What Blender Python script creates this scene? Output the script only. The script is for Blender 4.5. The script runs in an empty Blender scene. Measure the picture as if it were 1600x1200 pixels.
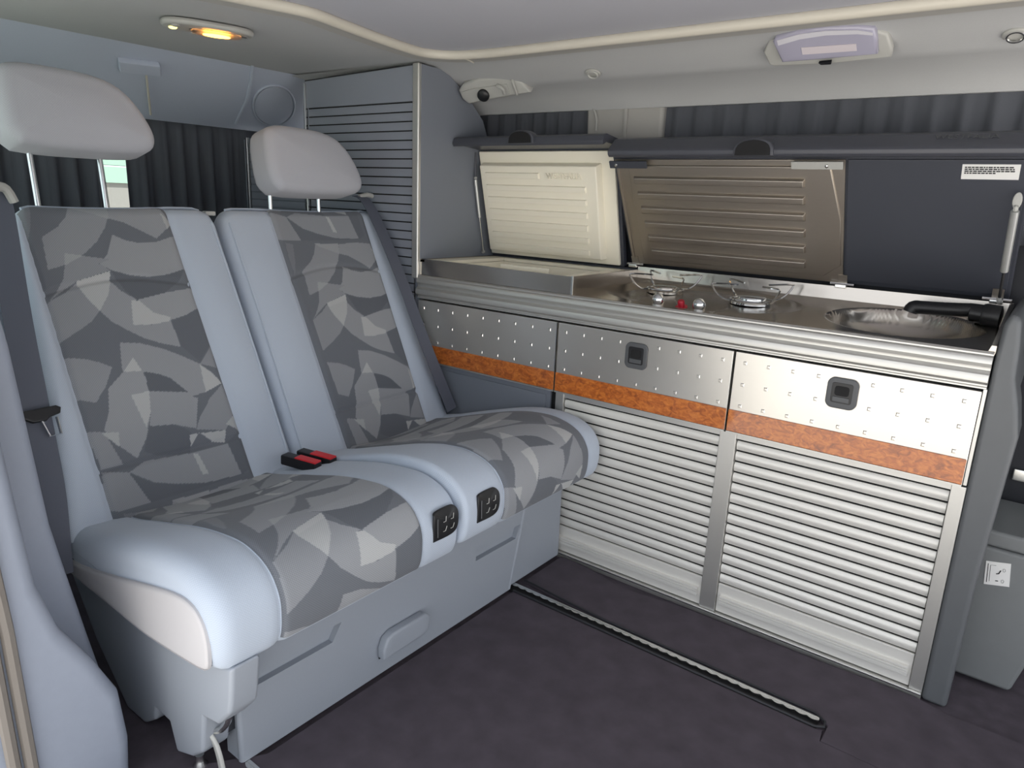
import bpy, bmesh, math, random
from mathutils import Vector, Matrix
SC = bpy.context.scene
COL = SC.collection
PI = math.pi

# ------------------------------------------------------------------ camera
YAW, PIT, ROL = math.radians(37.098), math.radians(-14.656), math.radians(2.4565)
CAM = Vector((1.0684, -1.6723, 1.0555)); FPX = 1102.4
fw = Vector((-math.sin(YAW)*math.cos(PIT), math.cos(YAW)*math.cos(PIT), math.sin(PIT)))
rt = fw.cross(Vector((0, 0, 1))).normalized(); up0 = rt.cross(fw)
RT = rt*math.cos(ROL) + up0*math.sin(ROL); UP = -rt*math.sin(ROL) + up0*math.cos(ROL)
cd = bpy.data.cameras.new('camera'); cam = bpy.data.objects.new('camera', cd); COL.objects.link(cam)
cd.sensor_fit = 'HORIZONTAL'; cd.sensor_width = 36; cd.lens = FPX/1600*36; cd.clip_start = .02
cam.matrix_world = Matrix(((RT.x, UP.x, -fw.x, CAM.x), (RT.y, UP.y, -fw.y, CAM.y), (RT.z, UP.z, -fw.z, CAM.z), (0, 0, 0, 1)))
SC.camera = cam
# ------------------------------------------------------------------ light
W = bpy.data.worlds.new('sky'); SC.world = W; W.use_nodes = True
nt = W.node_tree; bg = nt.nodes['Background']
bg.inputs[0].default_value = (.90, .94, 1.0, 1); bg.inputs[1].default_value = .85
sd = bpy.data.lights.new('sun', 'SUN'); sun = bpy.data.objects.new('sun', sd); COL.objects.link(sun)
sd.energy = 6.0; sd.angle = .01; sd.color = (1, .96, .90)
sun.rotation_euler = Vector((-.55, -.18, -1)).to_track_quat('-Z', 'Y').to_euler()
VS = SC.view_settings
VS.view_transform = 'Standard'; VS.look = 'None'; VS.gamma = 1; VS.exposure = 1.15; VS.use_curve_mapping = False
SC.display_settings.display_device = 'sRGB'

def ray(x, y):
    return RT*((x-800)/FPX) - UP*((y-600)/FPX) + fw
def at(x, y, ax, v):
    """pixel of the 1600x1200 photo -> point on the plane axis = v"""
    d = ray(x, y); i = 'XYZ'.index(ax); return CAM + d*((v-CAM[i])/d[i])
def atp(x, y, p0, n):
    d = ray(x, y); return CAM + d*((Vector(p0)-CAM).dot(n)/d.dot(n))

# ------------------------------------------------------------------ materials
def srgb(r, g, b):
    f = lambda c: c/12.92 if c <= .04045 else ((c+.055)/1.055)**2.4
    return (f(r/255), f(g/255), f(b/255), 1)
class NT:
    def __init__(s, name):
        s.m = bpy.data.materials.new(name); s.m.use_nodes = True; s.t = s.m.node_tree
        s.b = s.t.nodes['Principled BSDF']
    def n(s, typ, **kw):
        o = s.t.nodes.new(typ)
        for k, v in kw.items(): setattr(o, k, v)
        return o
    def l(s, a, b): s.t.links.new(a, b)
    def math(s, op, a, b=None, c=None):
        o = s.n('ShaderNodeMath', operation=op)
        for i, v in enumerate((a, b, c)):
            if v is None: continue
            if isinstance(v, (int, float)): o.inputs[i].default_value = v
            else: s.l(v, o.inputs[i])
        return o.outputs[0]
def mat(name, col, rough=.5, metal=0, noise=0, nscale=200, bump=0, bscale=None, stretch=None, coat=0, sheen=0, spec=.5):
    q = NT(name); b = q.b
    b.inputs['Base Color'].default_value = col; b.inputs['Roughness'].default_value = rough
    b.inputs['Metallic'].default_value = metal; b.inputs['Coat Weight'].default_value = coat
    b.inputs['Specular IOR Level'].default_value = spec
    if sheen: b.inputs['Sheen Weight'].default_value = sheen
    if noise or bump:
        tc = q.n('ShaderNodeTexCoord'); mp = q.n('ShaderNodeMapping')
        q.l(tc.outputs['Object'], mp.inputs[0])
        if stretch: mp.inputs['Scale'].default_value = stretch
        nz = q.n('ShaderNodeTexNoise'); nz.inputs['Scale'].default_value = nscale; nz.inputs['Detail'].default_value = 3
        q.l(mp.outputs[0], nz.inputs['Vector'])
        if noise:
            mx = q.n('ShaderNodeMix', data_type='RGBA')
            mx.inputs[6].default_value = tuple(c*(1-noise) for c in col[:3])+(1,)
            mx.inputs[7].default_value = tuple(min(1, c*(1+noise)) for c in col[:3])+(1,)
            q.l(nz.outputs[0], mx.inputs[0]); q.l(mx.outputs[2], b.inputs['Base Color'])
        if bump:
            n2 = nz
            if bscale:
                n2 = q.n('ShaderNodeTexNoise'); n2.inputs['Scale'].default_value = bscale; q.l(mp.outputs[0], n2.inputs['Vector'])
            bp = q.n('ShaderNodeBump'); bp.inputs['Strength'].default_value = bump; bp.inputs['Distance'].default_value = .002
            q.l(n2.outputs[0], bp.inputs['Height']); q.l(bp.outputs[0], b.inputs['Normal'])
    return q.m
M = {}
M['head'] = mat('headliner_fabric', srgb(186, 187, 188), .9, noise=.05, nscale=500, bump=.15)
M['roof'] = mat('roof_panel', srgb(186, 187, 196), .8, noise=.03, nscale=300)
M['trimbead'] = mat('cream_trim_plastic', srgb(205, 200, 188), .45)
M['frame'] = mat('opening_frame_plastic', srgb(170, 168, 164), .6)
M['bluegrey'] = mat('rear_panel_plastic', srgb(186, 194, 210), .7, noise=.04, nscale=300)  # lightened, so the colour carries some of the haze over the rear
M['pillar'] = mat('pillar_plastic', srgb(140, 147, 161), .5, noise=.04, nscale=60, bump=.05, bscale=700)
M['seal'] = mat('door_seal_rubber', srgb(120, 114, 108), .7)
M['darkwall'] = mat('dark_trim_plastic', srgb(38, 40, 46), .7)
M['carpet'] = mat('dark_carpet', srgb(84, 78, 85), .95, noise=.35, nscale=25, bump=.5, bscale=1400, spec=.1)
M['mat2'] = mat('floor_mat_carpet', srgb(83, 77, 84), .95, noise=.3, nscale=18, bump=.5, bscale=1400, spec=.1)
M['binding'] = mat('mat_binding', srgb(32, 33, 38), .6)
M['alu'] = mat('brushed_aluminium', srgb(205, 204, 200), .42, metal=.85, noise=.03, nscale=60, stretch=(1, 30, 30), bump=.04)
M['aluslat'] = mat('satin_aluminium_slat', srgb(226, 224, 218), .42, metal=.25)
M['alufront'] = mat('anodised_drawer_front', srgb(206, 203, 197), .30, metal=.8, noise=.02, nscale=30, stretch=(1, 30, 30), bump=.02)
M['bright'] = mat('bright_metal', srgb(225, 225, 222), .22, metal=1)
M['steel'] = mat('stainless_steel', srgb(186, 180, 172), .22, metal=1, noise=.05, nscale=40, stretch=(1, 25, 25), bump=.03)
M['steeldark'] = mat('heat_shield_steel', srgb(186, 178, 168), .42, metal=1, noise=.05, nscale=40, stretch=(1, 25, 25), bump=.03)
M['cream'] = mat('cream_plastic', srgb(250, 244, 226), .4)
M['laminate'] = mat('slate_laminate', srgb(122, 127, 137), .55, noise=.03, nscale=400, bump=.03)
M['lamdark'] = mat('dark_lid_laminate', srgb(62, 65, 74), .5, noise=.03, nscale=400)
M['lidrail'] = mat('charcoal_lid_rail', srgb(70, 72, 80), .4)
M['louvre'] = mat('slate_slat', srgb(142, 147, 158), .5)
M['black'] = mat('black_plastic', srgb(26, 27, 30), .4)
M['void'] = mat('dark_gap', srgb(20, 20, 22), .8)
M['latch'] = mat('grey_latch_plastic', srgb(80, 82, 85), .45)
M['chrome'] = mat('chrome', srgb(225, 228, 230), .08, metal=1)
M['red'] = mat('red_plastic', srgb(215, 40, 50), .4)
M['redknob'] = mat('red_igniter', srgb(190, 25, 50), .35)
M['seatbase'] = mat('seat_base_plastic', srgb(152, 158, 167), .5, noise=.03, nscale=300, bump=.04, bscale=900)
M['webbing'] = mat('belt_webbing', srgb(90, 94, 106), .75, noise=.1, nscale=900)  # paler than the bare belt, lens haze mixed into the colour
M['endcap'] = mat('end_cap_plastic', srgb(92, 95, 98), .42, noise=.05, nscale=40)
M['box'] = mat('grey_box_plastic', srgb(118, 121, 122), .5, noise=.04, nscale=30)
M['white'] = mat('white_label', srgb(232, 232, 230), .5)
M['grey'] = mat('light_grey_plastic', srgb(176, 176, 172), .45)
M['sidevinyl'] = mat('seat_side_vinyl', srgb(190, 188, 190), .6)
M['strut'] = mat('strut_tube', srgb(196, 198, 196), .35, metal=.6)
M['ink'] = mat('label_ink', srgb(40, 40, 42), .6)
M['house'] = mat('pale_house_wall', srgb(128, 150, 140), .8)
M['brickh'] = mat('rosy_wall', srgb(118, 112, 112), .85)
M['ground'] = mat('pale_concrete', srgb(196, 193, 188), .9, noise=.1, nscale=3)

def fabric(name, col, pattern=False):
    q = NT(name); b = q.b
    b.inputs['Roughness'].default_value = .92; b.inputs['Specular IOR Level'].default_value = .2
    b.inputs['Sheen Weight'].default_value = .15
    uv = q.n('ShaderNodeTexCoord').outputs['UV']
    # woven relief: fine checks of the yarn
    ck = q.n('ShaderNodeTexChecker'); ck.inputs['Scale'].default_value = 420; q.l(uv, ck.inputs['Vector'])
    nz = q.n('ShaderNodeTexNoise'); nz.inputs['Scale'].default_value = 260; q.l(uv, nz.inputs['Vector'])
    h = q.math('ADD', ck.outputs['Fac'], nz.outputs[0])
    bp = q.n('ShaderNodeBump'); bp.inputs['Strength'].default_value = .25; bp.inputs['Distance'].default_value = .001
    q.l(h, bp.inputs['Height']); q.l(bp.outputs[0], b.inputs['Normal'])
    if pattern:
        at_ = q.n('ShaderNodeAttribute'); at_.attribute_name = 'tone'
        acc = at_.outputs['Fac']
        rp = q.n('ShaderNodeValToRGB'); q.l(acc, rp.inputs[0]); rp.color_ramp.interpolation = 'LINEAR'
        e = rp.color_ramp.elements
        e[0].position = 0; e[0].color = srgb(98, 102, 109); e[1].position = 1; e[1].color = srgb(196, 196, 196)
        for po_, c_ in ((.2, (112, 116, 123)), (.5, (146, 149, 154)), (.75, (178, 180, 181))):
            m_ = e.new(po_); m_.color = srgb(*c_)
        base = rp.outputs[0]
    else:
        rg = q.n('ShaderNodeRGB'); rg.outputs[0].default_value = col; base = rg.outputs[0]
    mx = q.n('ShaderNodeMix', data_type='RGBA', blend_type='MULTIPLY'); mx.inputs[0].default_value = 1
    q.l(base, mx.inputs[6])
    v = q.math('MULTIPLY_ADD', ck.outputs['Fac'], .20 if pattern else .08, .85 if pattern else .94)
    cb = q.n('ShaderNodeCombineColor'); [q.l(v, cb.inputs[i]) for i in range(3)]
    q.l(cb.outputs[0], mx.inputs[7]); q.l(mx.outputs[2], b.inputs['Base Color'])
    return q.m
M['cloth'] = fabric('pale_seat_cloth', srgb(182, 192, 206))
M['headcloth'] = fabric('headrest_cloth', srgb(178, 179, 186))
M['pattern'] = fabric('patterned_seat_cloth', None, True)

def wood():
    q = NT('burl_wood'); b = q.b
    tc = q.n('ShaderNodeTexCoord'); mp = q.n('ShaderNodeMapping'); mp.inputs['Scale'].default_value = (1, 1, 1.6); q.l(tc.outputs['Object'], mp.inputs[0])
    n1 = q.n('ShaderNodeTexNoise'); n1.inputs['Scale'].default_value = 55; n1.inputs['Detail'].default_value = 6; n1.inputs['Distortion'].default_value = 1.2
    q.l(mp.outputs[0], n1.inputs['Vector'])
    rp = q.n('ShaderNodeValToRGB'); q.l(n1.outputs[0], rp.inputs[0])
    e = rp.color_ramp.elements
    e[0].position = .3; e[0].color = srgb(140, 70, 20); e[1].position = .72; e[1].color = srgb(214, 130, 54)
    k = e.new(.5); k.color = srgb(186, 100, 34)
    q.l(rp.outputs[0], b.inputs['Base Color']); b.inputs['Roughness'].default_value = .35; b.inputs['Coat Weight'].default_value = .8; b.inputs['Coat Roughness'].default_value = .06
    return q.m
M['wood'] = wood()
def curtain_mat():
    m = mat('dark_curtain_cloth', srgb(88, 91, 98), .95, noise=.08, nscale=600)
    return m
M['curtain'] = curtain_mat()
def emis(name, col, st, base=None, alpha=None):
    q = NT(name); b = q.b
    b.inputs['Base Color'].default_value = base or col; b.inputs['Emission Color'].default_value = col; b.inputs['Emission Strength'].default_value = st
    b.inputs['Roughness'].default_value = .3
    return q.m
M['amber'] = emis('amber_bulb', (1, .42, .06, 1), 5)
M['yellow'] = emis('yellow_button', (1, .85, .25, 1), 1.2)
def glass(name, col, rough):
    q = NT(name); b = q.b
    b.inputs['Base Color'].default_value = col; b.inputs['Roughness'].default_value = rough; b.inputs['Transmission Weight'].default_value = 1; b.inputs['IOR'].default_value = 1.3
    return q.m
M['lens'] = glass('frosted_lens', (.82, .82, .9, 1), .3)
def pane():
    q = NT('window_glass'); t = q.t
    tr = q.n('ShaderNodeBsdfTransparent'); tr.inputs[0].default_value = (.9, .96, .93, 1)
    gl = q.n('ShaderNodeBsdfGlossy'); gl.inputs['Roughness'].default_value = .03
    mx = q.n('ShaderNodeMixShader'); mx.inputs[0].default_value = .08
    q.l(tr.outputs[0], mx.inputs[1]); q.l(gl.outputs[0], mx.inputs[2]); q.l(mx.outputs[0], t.nodes['Material Output'].inputs[0])
    return q.m
M['pane'] = pane()

# ------------------------------------------------------------------ builders
def wloc(o):
    v = Vector((0, 0, 0))
    while o is not None: v += o.location; o = o.parent
    return v
class MB:
    """collects shapes in world metres; build() links them as one mesh object"""
    def __init__(s): s.v = []; s.f = []; s.uv = {}
    def add(s, vs, fs):
        k = len(s.v); s.v += [Vector(p) for p in vs]; s.f += [tuple(k+i for i in f) for f in fs]; return s
    def box(s, lo, hi):
        (a, b, c), (d, e, f) = lo, hi
        return s.add([(a, b, c), (d, b, c), (d, e, c), (a, e, c), (a, b, f), (d, b, f), (d, e, f), (a, e, f)],
                     [(0, 3, 2, 1), (4, 5, 6, 7), (0, 1, 5, 4), (1, 2, 6, 5), (2, 3, 7, 6), (3, 0, 4, 7)])
    def hexa(s, p):   # 8 points, bottom ring then top ring
        return s.add(p, [(0, 3, 2, 1), (4, 5, 6, 7), (0, 1, 5, 4), (1, 2, 6, 5), (2, 3, 7, 6), (3, 0, 4, 7)])
    def prism(s, poly, ax, a, b):
        def P(u, w, t):
            return {'X': (t, u, w), 'Y': (u, t, w), 'Z': (u, w, t)}[ax]
        n = len(poly)
        vs = [P(u, w, a) for u, w in poly]+[P(u, w, b) for u, w in poly]
        return s.add(vs, [tuple(range(n))[::-1], tuple(range(n, 2*n))]+[(i, (i+1) % n, n+(i+1) % n, n+i) for i in range(n)])
    def tube(s, path, r, n=8, closed=False):
        path = [Vector(p) for p in path]; m = len(path); vs = []; fs = []
        rr = r if isinstance(r, (list, tuple)) else [r]*m
        prev = None
        for i, p in enumerate(path):
            if closed: t = (path[(i+1) % m]-path[i-1])
            else: t = path[min(i+1, m-1)]-path[max(i-1, 0)]
            t.normalize()
            if prev is None:
                a = Vector((0, 0, 1)) if abs(t.z) < .9 else Vector((1, 0, 0)); u = t.cross(a).normalized()
            else: u = (prev-t*prev.dot(t)).normalized()
            prev = u; w = t.cross(u)
            vs += [p+(u*math.cos(2*PI*k/n)+w*math.sin(2*PI*k/n))*rr[i] for k in range(n)]
        for i in range(m if closed else m-1):
            j = (i+1) % m
            fs += [(i*n+k, i*n+(k+1) % n, j*n+(k+1) % n, j*n+k) for k in range(n)]
        if not closed: fs += [tuple(range(n))[::-1], tuple((m-1)*n+k for k in range(n))]
        return s.add(vs, fs)
    def ribbon(s, path, side, w, th):
        """flat band: path, side vector(s), width, thickness"""
        path = [Vector(p) for p in path]; m = len(path); vs = []; fs = []
        for i, p in enumerate(path):
            t = (path[min(i+1, m-1)]-path[max(i-1, 0)]).normalized()
            sd_ = Vector(side[i] if isinstance(side, list) else side); sd_ = (sd_-t*sd_.dot(t)).normalized(); n = t.cross(sd_)
            vs += [p-sd_*w/2-n*th/2, p+sd_*w/2-n*th/2, p+sd_*w/2+n*th/2, p-sd_*w/2+n*th/2]
        for i in range(m-1):
            fs += [(i*4+k, i*4+(k+1) % 4, i*4+4+(k+1) % 4, i*4+4+k) for k in range(4)]
        fs += [(0, 3, 2, 1), tuple((m-1)*4+k for k in range(4))]
        return s.add(vs, fs)
    def lathe(s, c, axis, prof, n=24):
        c = Vector(c); ax = Vector(axis).normalized(); a = Vector((0, 0, 1)) if abs(ax.z) < .9 else Vector((1, 0, 0))
        u = ax.cross(a).normalized(); w = ax.cross(u); vs = []; fs = []; m = len(prof)
        for r, h in prof: vs += [c+ax*h+(u*math.cos(2*PI*k/n)+w*math.sin(2*PI*k/n))*r for k in range(n)]
        for i in range(m-1): fs += [(i*n+k, i*n+(k+1) % n, i*n+n+(k+1) % n, i*n+n+k) for k in range(n)]
        fs += [tuple(range(n))[::-1], tuple((m-1)*n+k for k in range(n))]
        return s.add(vs, fs)
    def pillow(s, outline, depth_vec, r, steps=4, bulge=0):
        """outline: 3D points in a plane; extruded by depth_vec with rounded rims of radius r"""
        o = [Vector(p) for p in outline]; d = Vector(depth_vec); L = d.length; dn = d/L; n = len(o); c = sum(o, Vector())/n
        def inset(q):
            res = []
            for i in range(n):
                t1 = (o[i]-o[i-1]).normalized(); t2 = (o[(i+1) % n]-o[i]).normalized(); t = (t1+t2).normalized()
                nn = t.cross(dn)
                if nn.dot(c-o[i]) < 0: nn = -nn
                res.append(o[i]+nn*q)
            return res
        rings = []
        for k in range(steps+1):
            a = PI/2*k/steps; rings.append([p+dn*(r*(1-math.sin(a))) for p in inset(r*(1-math.cos(a)))][:])
        rings = [[p+dn*(r-r*math.cos(PI/2*k/steps)) for p in inset(r-r*math.sin(PI/2*k/steps))] for k in range(steps+1)]
        rings += [[p+dn*(L-r+r*math.sin(PI/2*k/steps)) for p in inset(r-r*math.cos(PI/2*k/steps))] for k in range(steps+1)]
        vs = [p for rg in rings for p in rg]; fs = []
        for i in range(len(rings)-1): fs += [(i*n+k, i*n+(k+1) % n, i*n+n+(k+1) % n, i*n+n+k) for k in range(n)]
        c0 = sum(rings[0], Vector())/n; c1 = sum(rings[-1], Vector())/n+dn*bulge
        last = rings[-1]; mids = [[p.lerp(c1, f)+dn*bulge*math.sin(f*PI/2)*(1-f) for p in last] for f in (.25, .5, .75)]
        b0 = len(vs)
        for mrg in mids: vs += mrg
        base = (len(rings)-1)*n
        for i in range(3):
            A = base if i == 0 else b0+(i-1)*n; B = b0+i*n
            fs += [(A+k, A+(k+1) % n, B+(k+1) % n, B+k) for k in range(n)]
        vs += [c0, c1]; i0 = len(vs)-2
        fs += [(i0, (k+1) % n, k) for k in range(n)]
        B = b0+2*n; fs += [(i0+1, B+k, B+(k+1) % n) for k in range(n)]
        return s.add(vs, fs)
    def grid(s, fn, us, vs_):
        k = len(s.v); nu = len(us); nv = len(vs_)
        for j in vs_:
            for i in us:
                p, uv = fn(i, j); s.uv[len(s.v)] = uv; s.v.append(Vector(p))
        for j in range(nv-1):
            for i in range(nu-1):
                s.f.append((k+j*nu+i, k+j*nu+i+1, k+j*nu+nu+i+1, k+j*nu+nu+i))
        return s
    def mesh(s, name, m, off=Vector(), bevel=0, seg=2, smooth=False, ang=40, merge=False):
        me = bpy.data.meshes.new(name); me.from_pydata([p-off for p in s.v], [], s.f)
        bm = bmesh.new(); bm.from_mesh(me)
        if s.uv:
            bm.verts.ensure_lookup_table(); L = bm.loops.layers.uv.new('UVMap')
            for f in bm.faces:
                for lp in f.loops: lp[L].uv = s.uv.get(lp.vert.index, (lp.vert.co.y, lp.vert.co.z))
        else:
            L = bm.loops.layers.uv.new('UVMap')
            for f in bm.faces:
                n = f.normal; a = max(range(3), key=lambda i: abs(n[i]))
                for lp in f.loops:
                    c = lp.vert.co; lp[L].uv = ((c.y, c.z), (c.x, c.z), (c.x, c.y))[a]
        if merge: bmesh.ops.remove_doubles(bm, verts=bm.verts, dist=1e-5)
        bmesh.ops.recalc_face_normals(bm, faces=bm.faces)
        if bevel:
            ed = [e for e in bm.edges if len(e.link_faces) == 2 and e.calc_face_angle(0) > math.radians(25)]
            bmesh.ops.bevel(bm, geom=ed, offset=bevel, segments=seg, profile=.5, affect='EDGES', clamp_overlap=True)
        bm.to_mesh(me); bm.free()
        me.materials.append(M[m] if isinstance(m, str) else m)
        if smooth or bevel:
            for p in me.polygons: p.use_smooth = True
            try: me.set_sharp_from_angle(angle=math.radians(ang))
            except Exception: pass
        return me
    def build(s, name, m, parent=None, **kw):
        off = wloc(parent) if parent else Vector()
        o = bpy.data.objects.new(name, s.mesh(name, m, off, **kw)); COL.objects.link(o)
        if parent: o.parent = parent
        if kw.get('bevel'):
            wn = o.modifiers.new('weighted_normals', 'WEIGHTED_NORMAL'); wn.keep_sharp = True; wn.weight = 90
        return o
def piece(name, me, parent, pos):
    o = bpy.data.objects.new(name, me); COL.objects.link(o); o.parent = parent
    o.location = Vector(pos)-wloc(parent); return o
def tag(o, label, cat, group=None):
    o['label'] = label; o['category'] = cat
    if group: o['group'] = group
    return o
def thing(name, loc, label, cat, group=None):
    o = bpy.data.objects.new(name, None); COL.objects.link(o); o.location = loc; o.empty_display_size = .05
    return tag(o, label, cat, group)
def struct(o): o['kind'] = 'structure'; return o
def lin(a, b, n): return [a+(b-a)*i/(n-1) for i in range(n)]
def spline(pts, n):
    """Catmull-Rom through points, n samples"""
    P = [Vector(p) for p in pts]; m = len(P)-1; out = []
    for k in range(n):
        t = k/(n-1)*m; i = min(int(t), m-1); f = t-i
        p0, p1, p2, p3 = P[max(i-1, 0)], P[i], P[i+1], P[min(i+2, m)]
        out.append(.5*((2*p1)+(p2-p0)*f+(2*p0-5*p1+4*p2-p3)*f*f+(3*p1-p0-3*p2+p3)*f**3))
    return out
def text_mesh(txt, size, depth):
    cu = bpy.data.curves.new('lettering', 'FONT'); cu.body = txt; cu.size = size; cu.extrude = depth
    o = bpy.data.objects.new('lettering', cu); COL.objects.link(o)
    bpy.context.view_layer.update()
    me = bpy.data.meshes.new_from_object(o.evaluated_get(bpy.context.evaluated_depsgraph_get()))
    bpy.data.objects.remove(o); return me

# =================================================================== THE SETTING
struct(MB().box((-30, -30, -.5), (30, 30, -.45)).build('floor_ground', 'ground'))
struct(MB().box((-1.75, -1.42, -.06), (2.4, .62, 0)).build('floor', 'carpet'))
# --- ceiling ring around the raised roof, roof panel, trim bead
YC = -.55
def opening(n=14):
    far = [(2.2, .0), (-.22, .0)]
    corner = [(-.36, -.004), (-.45, -.03), (-.495, -.085), (-.495, -.16)]
    rear = [(-.47, -.3), (-.44, -.43), (-.415, -.55+.0)]
    half = far+corner+rear
    return half, [(x, 2*YC-y) for x, y in reversed(half[:-1])]
h1, h2 = opening()
op = spline([(x, y, 0) for x, y in (h1+h2)[1:-1]], 70)
op = [Vector((2.2, 0, 0))]+op+[Vector((2.2, 2*YC, 0))]
ZC = 1.452
ce = MB()
n = len(op)
outer = []
for p in op:
    if p.x > -.21: outer.append(Vector((p.x, .06 if p.y > YC else 2*YC-.06, ZC)))
    else: outer.append(Vector((-1.26, p.y+(p.y-YC)*.45, ZC+.006)))
k0 = len(ce.v)
ce.v += [Vector((p.x, p.y, ZC)) for p in op]+outer
ce.f += [(i, i+1, n+i+1, n+i) for i in range(n-1)]
# inner lip of the opening and raised roof
for i, p in enumerate(op): ce.v.append(Vector((p.x, p.y, ZC+.014)))
ce.f += [(i, i+1, 2*n+i+1, 2*n+i) for i in range(n-1)]
def headprof(sgn):
    pr = [(.0, ZC), (.06, 1.448), (.12, 1.432), (.19, 1.405), (.215, 1.397), (.225, 1.397), (.28, 1.378), (.33, 1.356), (.345, 1.336), (.40, 1.34), (.42, 1.6)]
    return pr if sgn > 0 else [(2*YC-y, z) for y, z in pr]
for sg in (1, -1):
    pr = headprof(sg); k = len(ce.v)
    xs = lin(-1.3, 2.2, 8)
    for x in xs: ce.v += [Vector((x, y, z+(.0015 if x < -.3 else 0))) for y, z in pr]
    m_ = len(pr)
    for i in range(len(xs)-1): ce.f += [(k+i*m_+j, k+i*m_+j+1, k+(i+1)*m_+j+1, k+(i+1)*m_+j) for j in range(m_-1)]
ceil = struct(ce.build('ceiling', 'head', smooth=True, ang=50))
MB().box((-.75, -1.25, ZC+.012), (2.4, .15, ZC+.03)).build('roof_panel', 'roof', ceil)
MB().box((-1.75, -1.5, 1.60), (2.4, .5, 1.62)).build('roof_skin', 'roof', ceil)
tr1 = struct(MB().tube([(p.x, p.y, ZC+.002) for p in op], .013, 12).build('trim_1', 'trimbead', smooth=True))
def off(d, z):
    out = []
    for i, p in enumerate(op):
        t_ = (op[min(i+1, n-1)]-op[max(i-1, 0)]).normalized(); nv_ = Vector((t_.y, -t_.x, 0))
        if nv_.dot(Vector((.8, YC, 0))-p) > 0: nv_ = -nv_
        q_ = p+nv_*d; out.append(Vector((q_.x, q_.y, z)))
    return out
fr_ = MB(); r0, r1, r2 = off(.004, ZC-.004), off(.045, ZC-.010), off(.052, ZC)
fr_.v += r0+r1+r2
fr_.f += [(i, i+1, n+i+1, n+i) for i in range(n-1)]+[(n+i, n+i+1, 2*n+i+1, 2*n+i) for i in range(n-1)]
fr_.build('opening_frame', 'frame', tr1, smooth=True, ang=40)
j_ = MB().tube([off(.0, ZC-.010)[8]+Vector((0, 0, 0)), off(.05, ZC-.011)[8]], .002, 6).build('joint', 'trimbead', tr1)
# --- rear: sloping header, D pillar with speaker, tailgate
wr = MB()
wr.hexa([(-1.24, -1.42, 1.46), (-1.24, .42, 1.46), (-1.34, .42, 1.6), (-1.34, -1.42, 1.6), (-1.57, -1.42, 1.275), (-1.57, .42, 1.275), (-1.67, .42, 1.3), (-1.67, -1.42, 1.3)])
wr.box((-1.72, -1.42, 0), (-1.62, .42, .78))
wr.box((-1.72, -1.42, .78), (-1.62, -1.2, 1.3)); wr.box((-1.72, .1, .78), (-1.62, .42, 1.3))
wr = struct(wr.build('wall_rear', 'bluegrey'))
# groove between header and pillar trim, speaker ring, tailgate latch cover
NH = Vector((.185, 0, .33)).normalized()  # not used for light, only direction
hp0 = Vector((-1.24, 0, 1.46)); hn = Vector((.46, 0, -.82)).normalized()
def onhead(x, y, lift=.003):
    d = Vector((-.33, 0, -.185)).normalized(); nn = Vector((d.z*-1, 0, d.x)); nn = nn if nn.x > 0 else -nn
    return atp(x, y, hp0, nn)+nn*lift
MB().tube([onhead(394, 98), onhead(392, 125), onhead(385, 155), onhead(368, 192)], .006, 6).build('pillar_edge', 'bluegrey', wr, smooth=True)
cen = onhead(428, 165); e1 = onhead(460, 165)-cen; e2 = onhead(428, 132)-cen
MB().tube([cen+e1*math.cos(a)+e2*math.sin(a) for a in lin(0, 2*PI, 33)[:-1]], .004, 6, True).build('speaker_ring', 'bluegrey', wr, smooth=True)
MB().pillow([cen+(e1*math.cos(a)+e2*math.sin(a))*.93 for a in lin(0, 2*PI, 33)[:-1]], Vector((.872, 0, -.49))*-.004+Vector((.49, 0, -.87))*.006, .002).build('speaker_cover', 'bluegrey', wr, smooth=True)
MB().hexa([onhead(183, 88, 0), onhead(248, 96, 0), onhead(250, 112, 0), onhead(185, 105, 0), onhead(183, 88, .02), onhead(248, 96, .02), onhead(250, 112, .02), onhead(185, 105, .02)]).build('latch_cover', 'bluegrey', wr, bevel=.004)
MB().tube([onhead(227, 112, .01), onhead(230, 140, .01), onhead(234, 175, .01)], .0035, 6).build('latch_bar', 'trimbead', wr, smooth=True)
w1 = struct(MB().box((-1.68, -1.2, .78), (-1.674, .1, 1.3)).build('window_1', 'pane'))
MB().box((-1.675, -1.21, .77), (-1.655, .11, .79)).build('window_sill', 'darkwall', w1)
# --- far side wall with two windows
wl = MB()
wl.box((-1.3, .42, 0), (2.4, .46, 1.06)); wl.box((-1.3, .42, 1.39), (2.4, .46, 1.62))
wl.box((-1.3, .42, 1.06), (-.68, .46, 1.39)); wl.box((-.19, .42, 1.06), (.02, .46, 1.39)); wl.box((1.2, .42, 1.06), (2.4, .46, 1.39))
wl = struct(wl.build('wall_left', 'darkwall'))
# pillar cover between the two windows
MB().prism([(-.215, 1.385), (.055, 1.385), (.052, 1.0), (-.195, 1.0)], 'Y', .352, .42).build('window_pillar', 'frame', wl, bevel=.012, seg=3)
MB().prism([(-.075, 1.345), (-.062, 1.345), (-.062, 1.0), (-.075, 1.0)], 'Y', .345, .353).build('belt_slot_cover', 'frame', wl, bevel=.003)
for i, (a, b) in enumerate(((-.68, -.19), (.02, 1.2))):
    w_ = struct(MB().box((a, .436, 1.06), (b, .44, 1.39)).build('window_%d' % (i+2), 'pane'))
    MB().box((a, .425, 1.055), (b, .45, 1.065)).build('window_frame', 'darkwall', w_)
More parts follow.
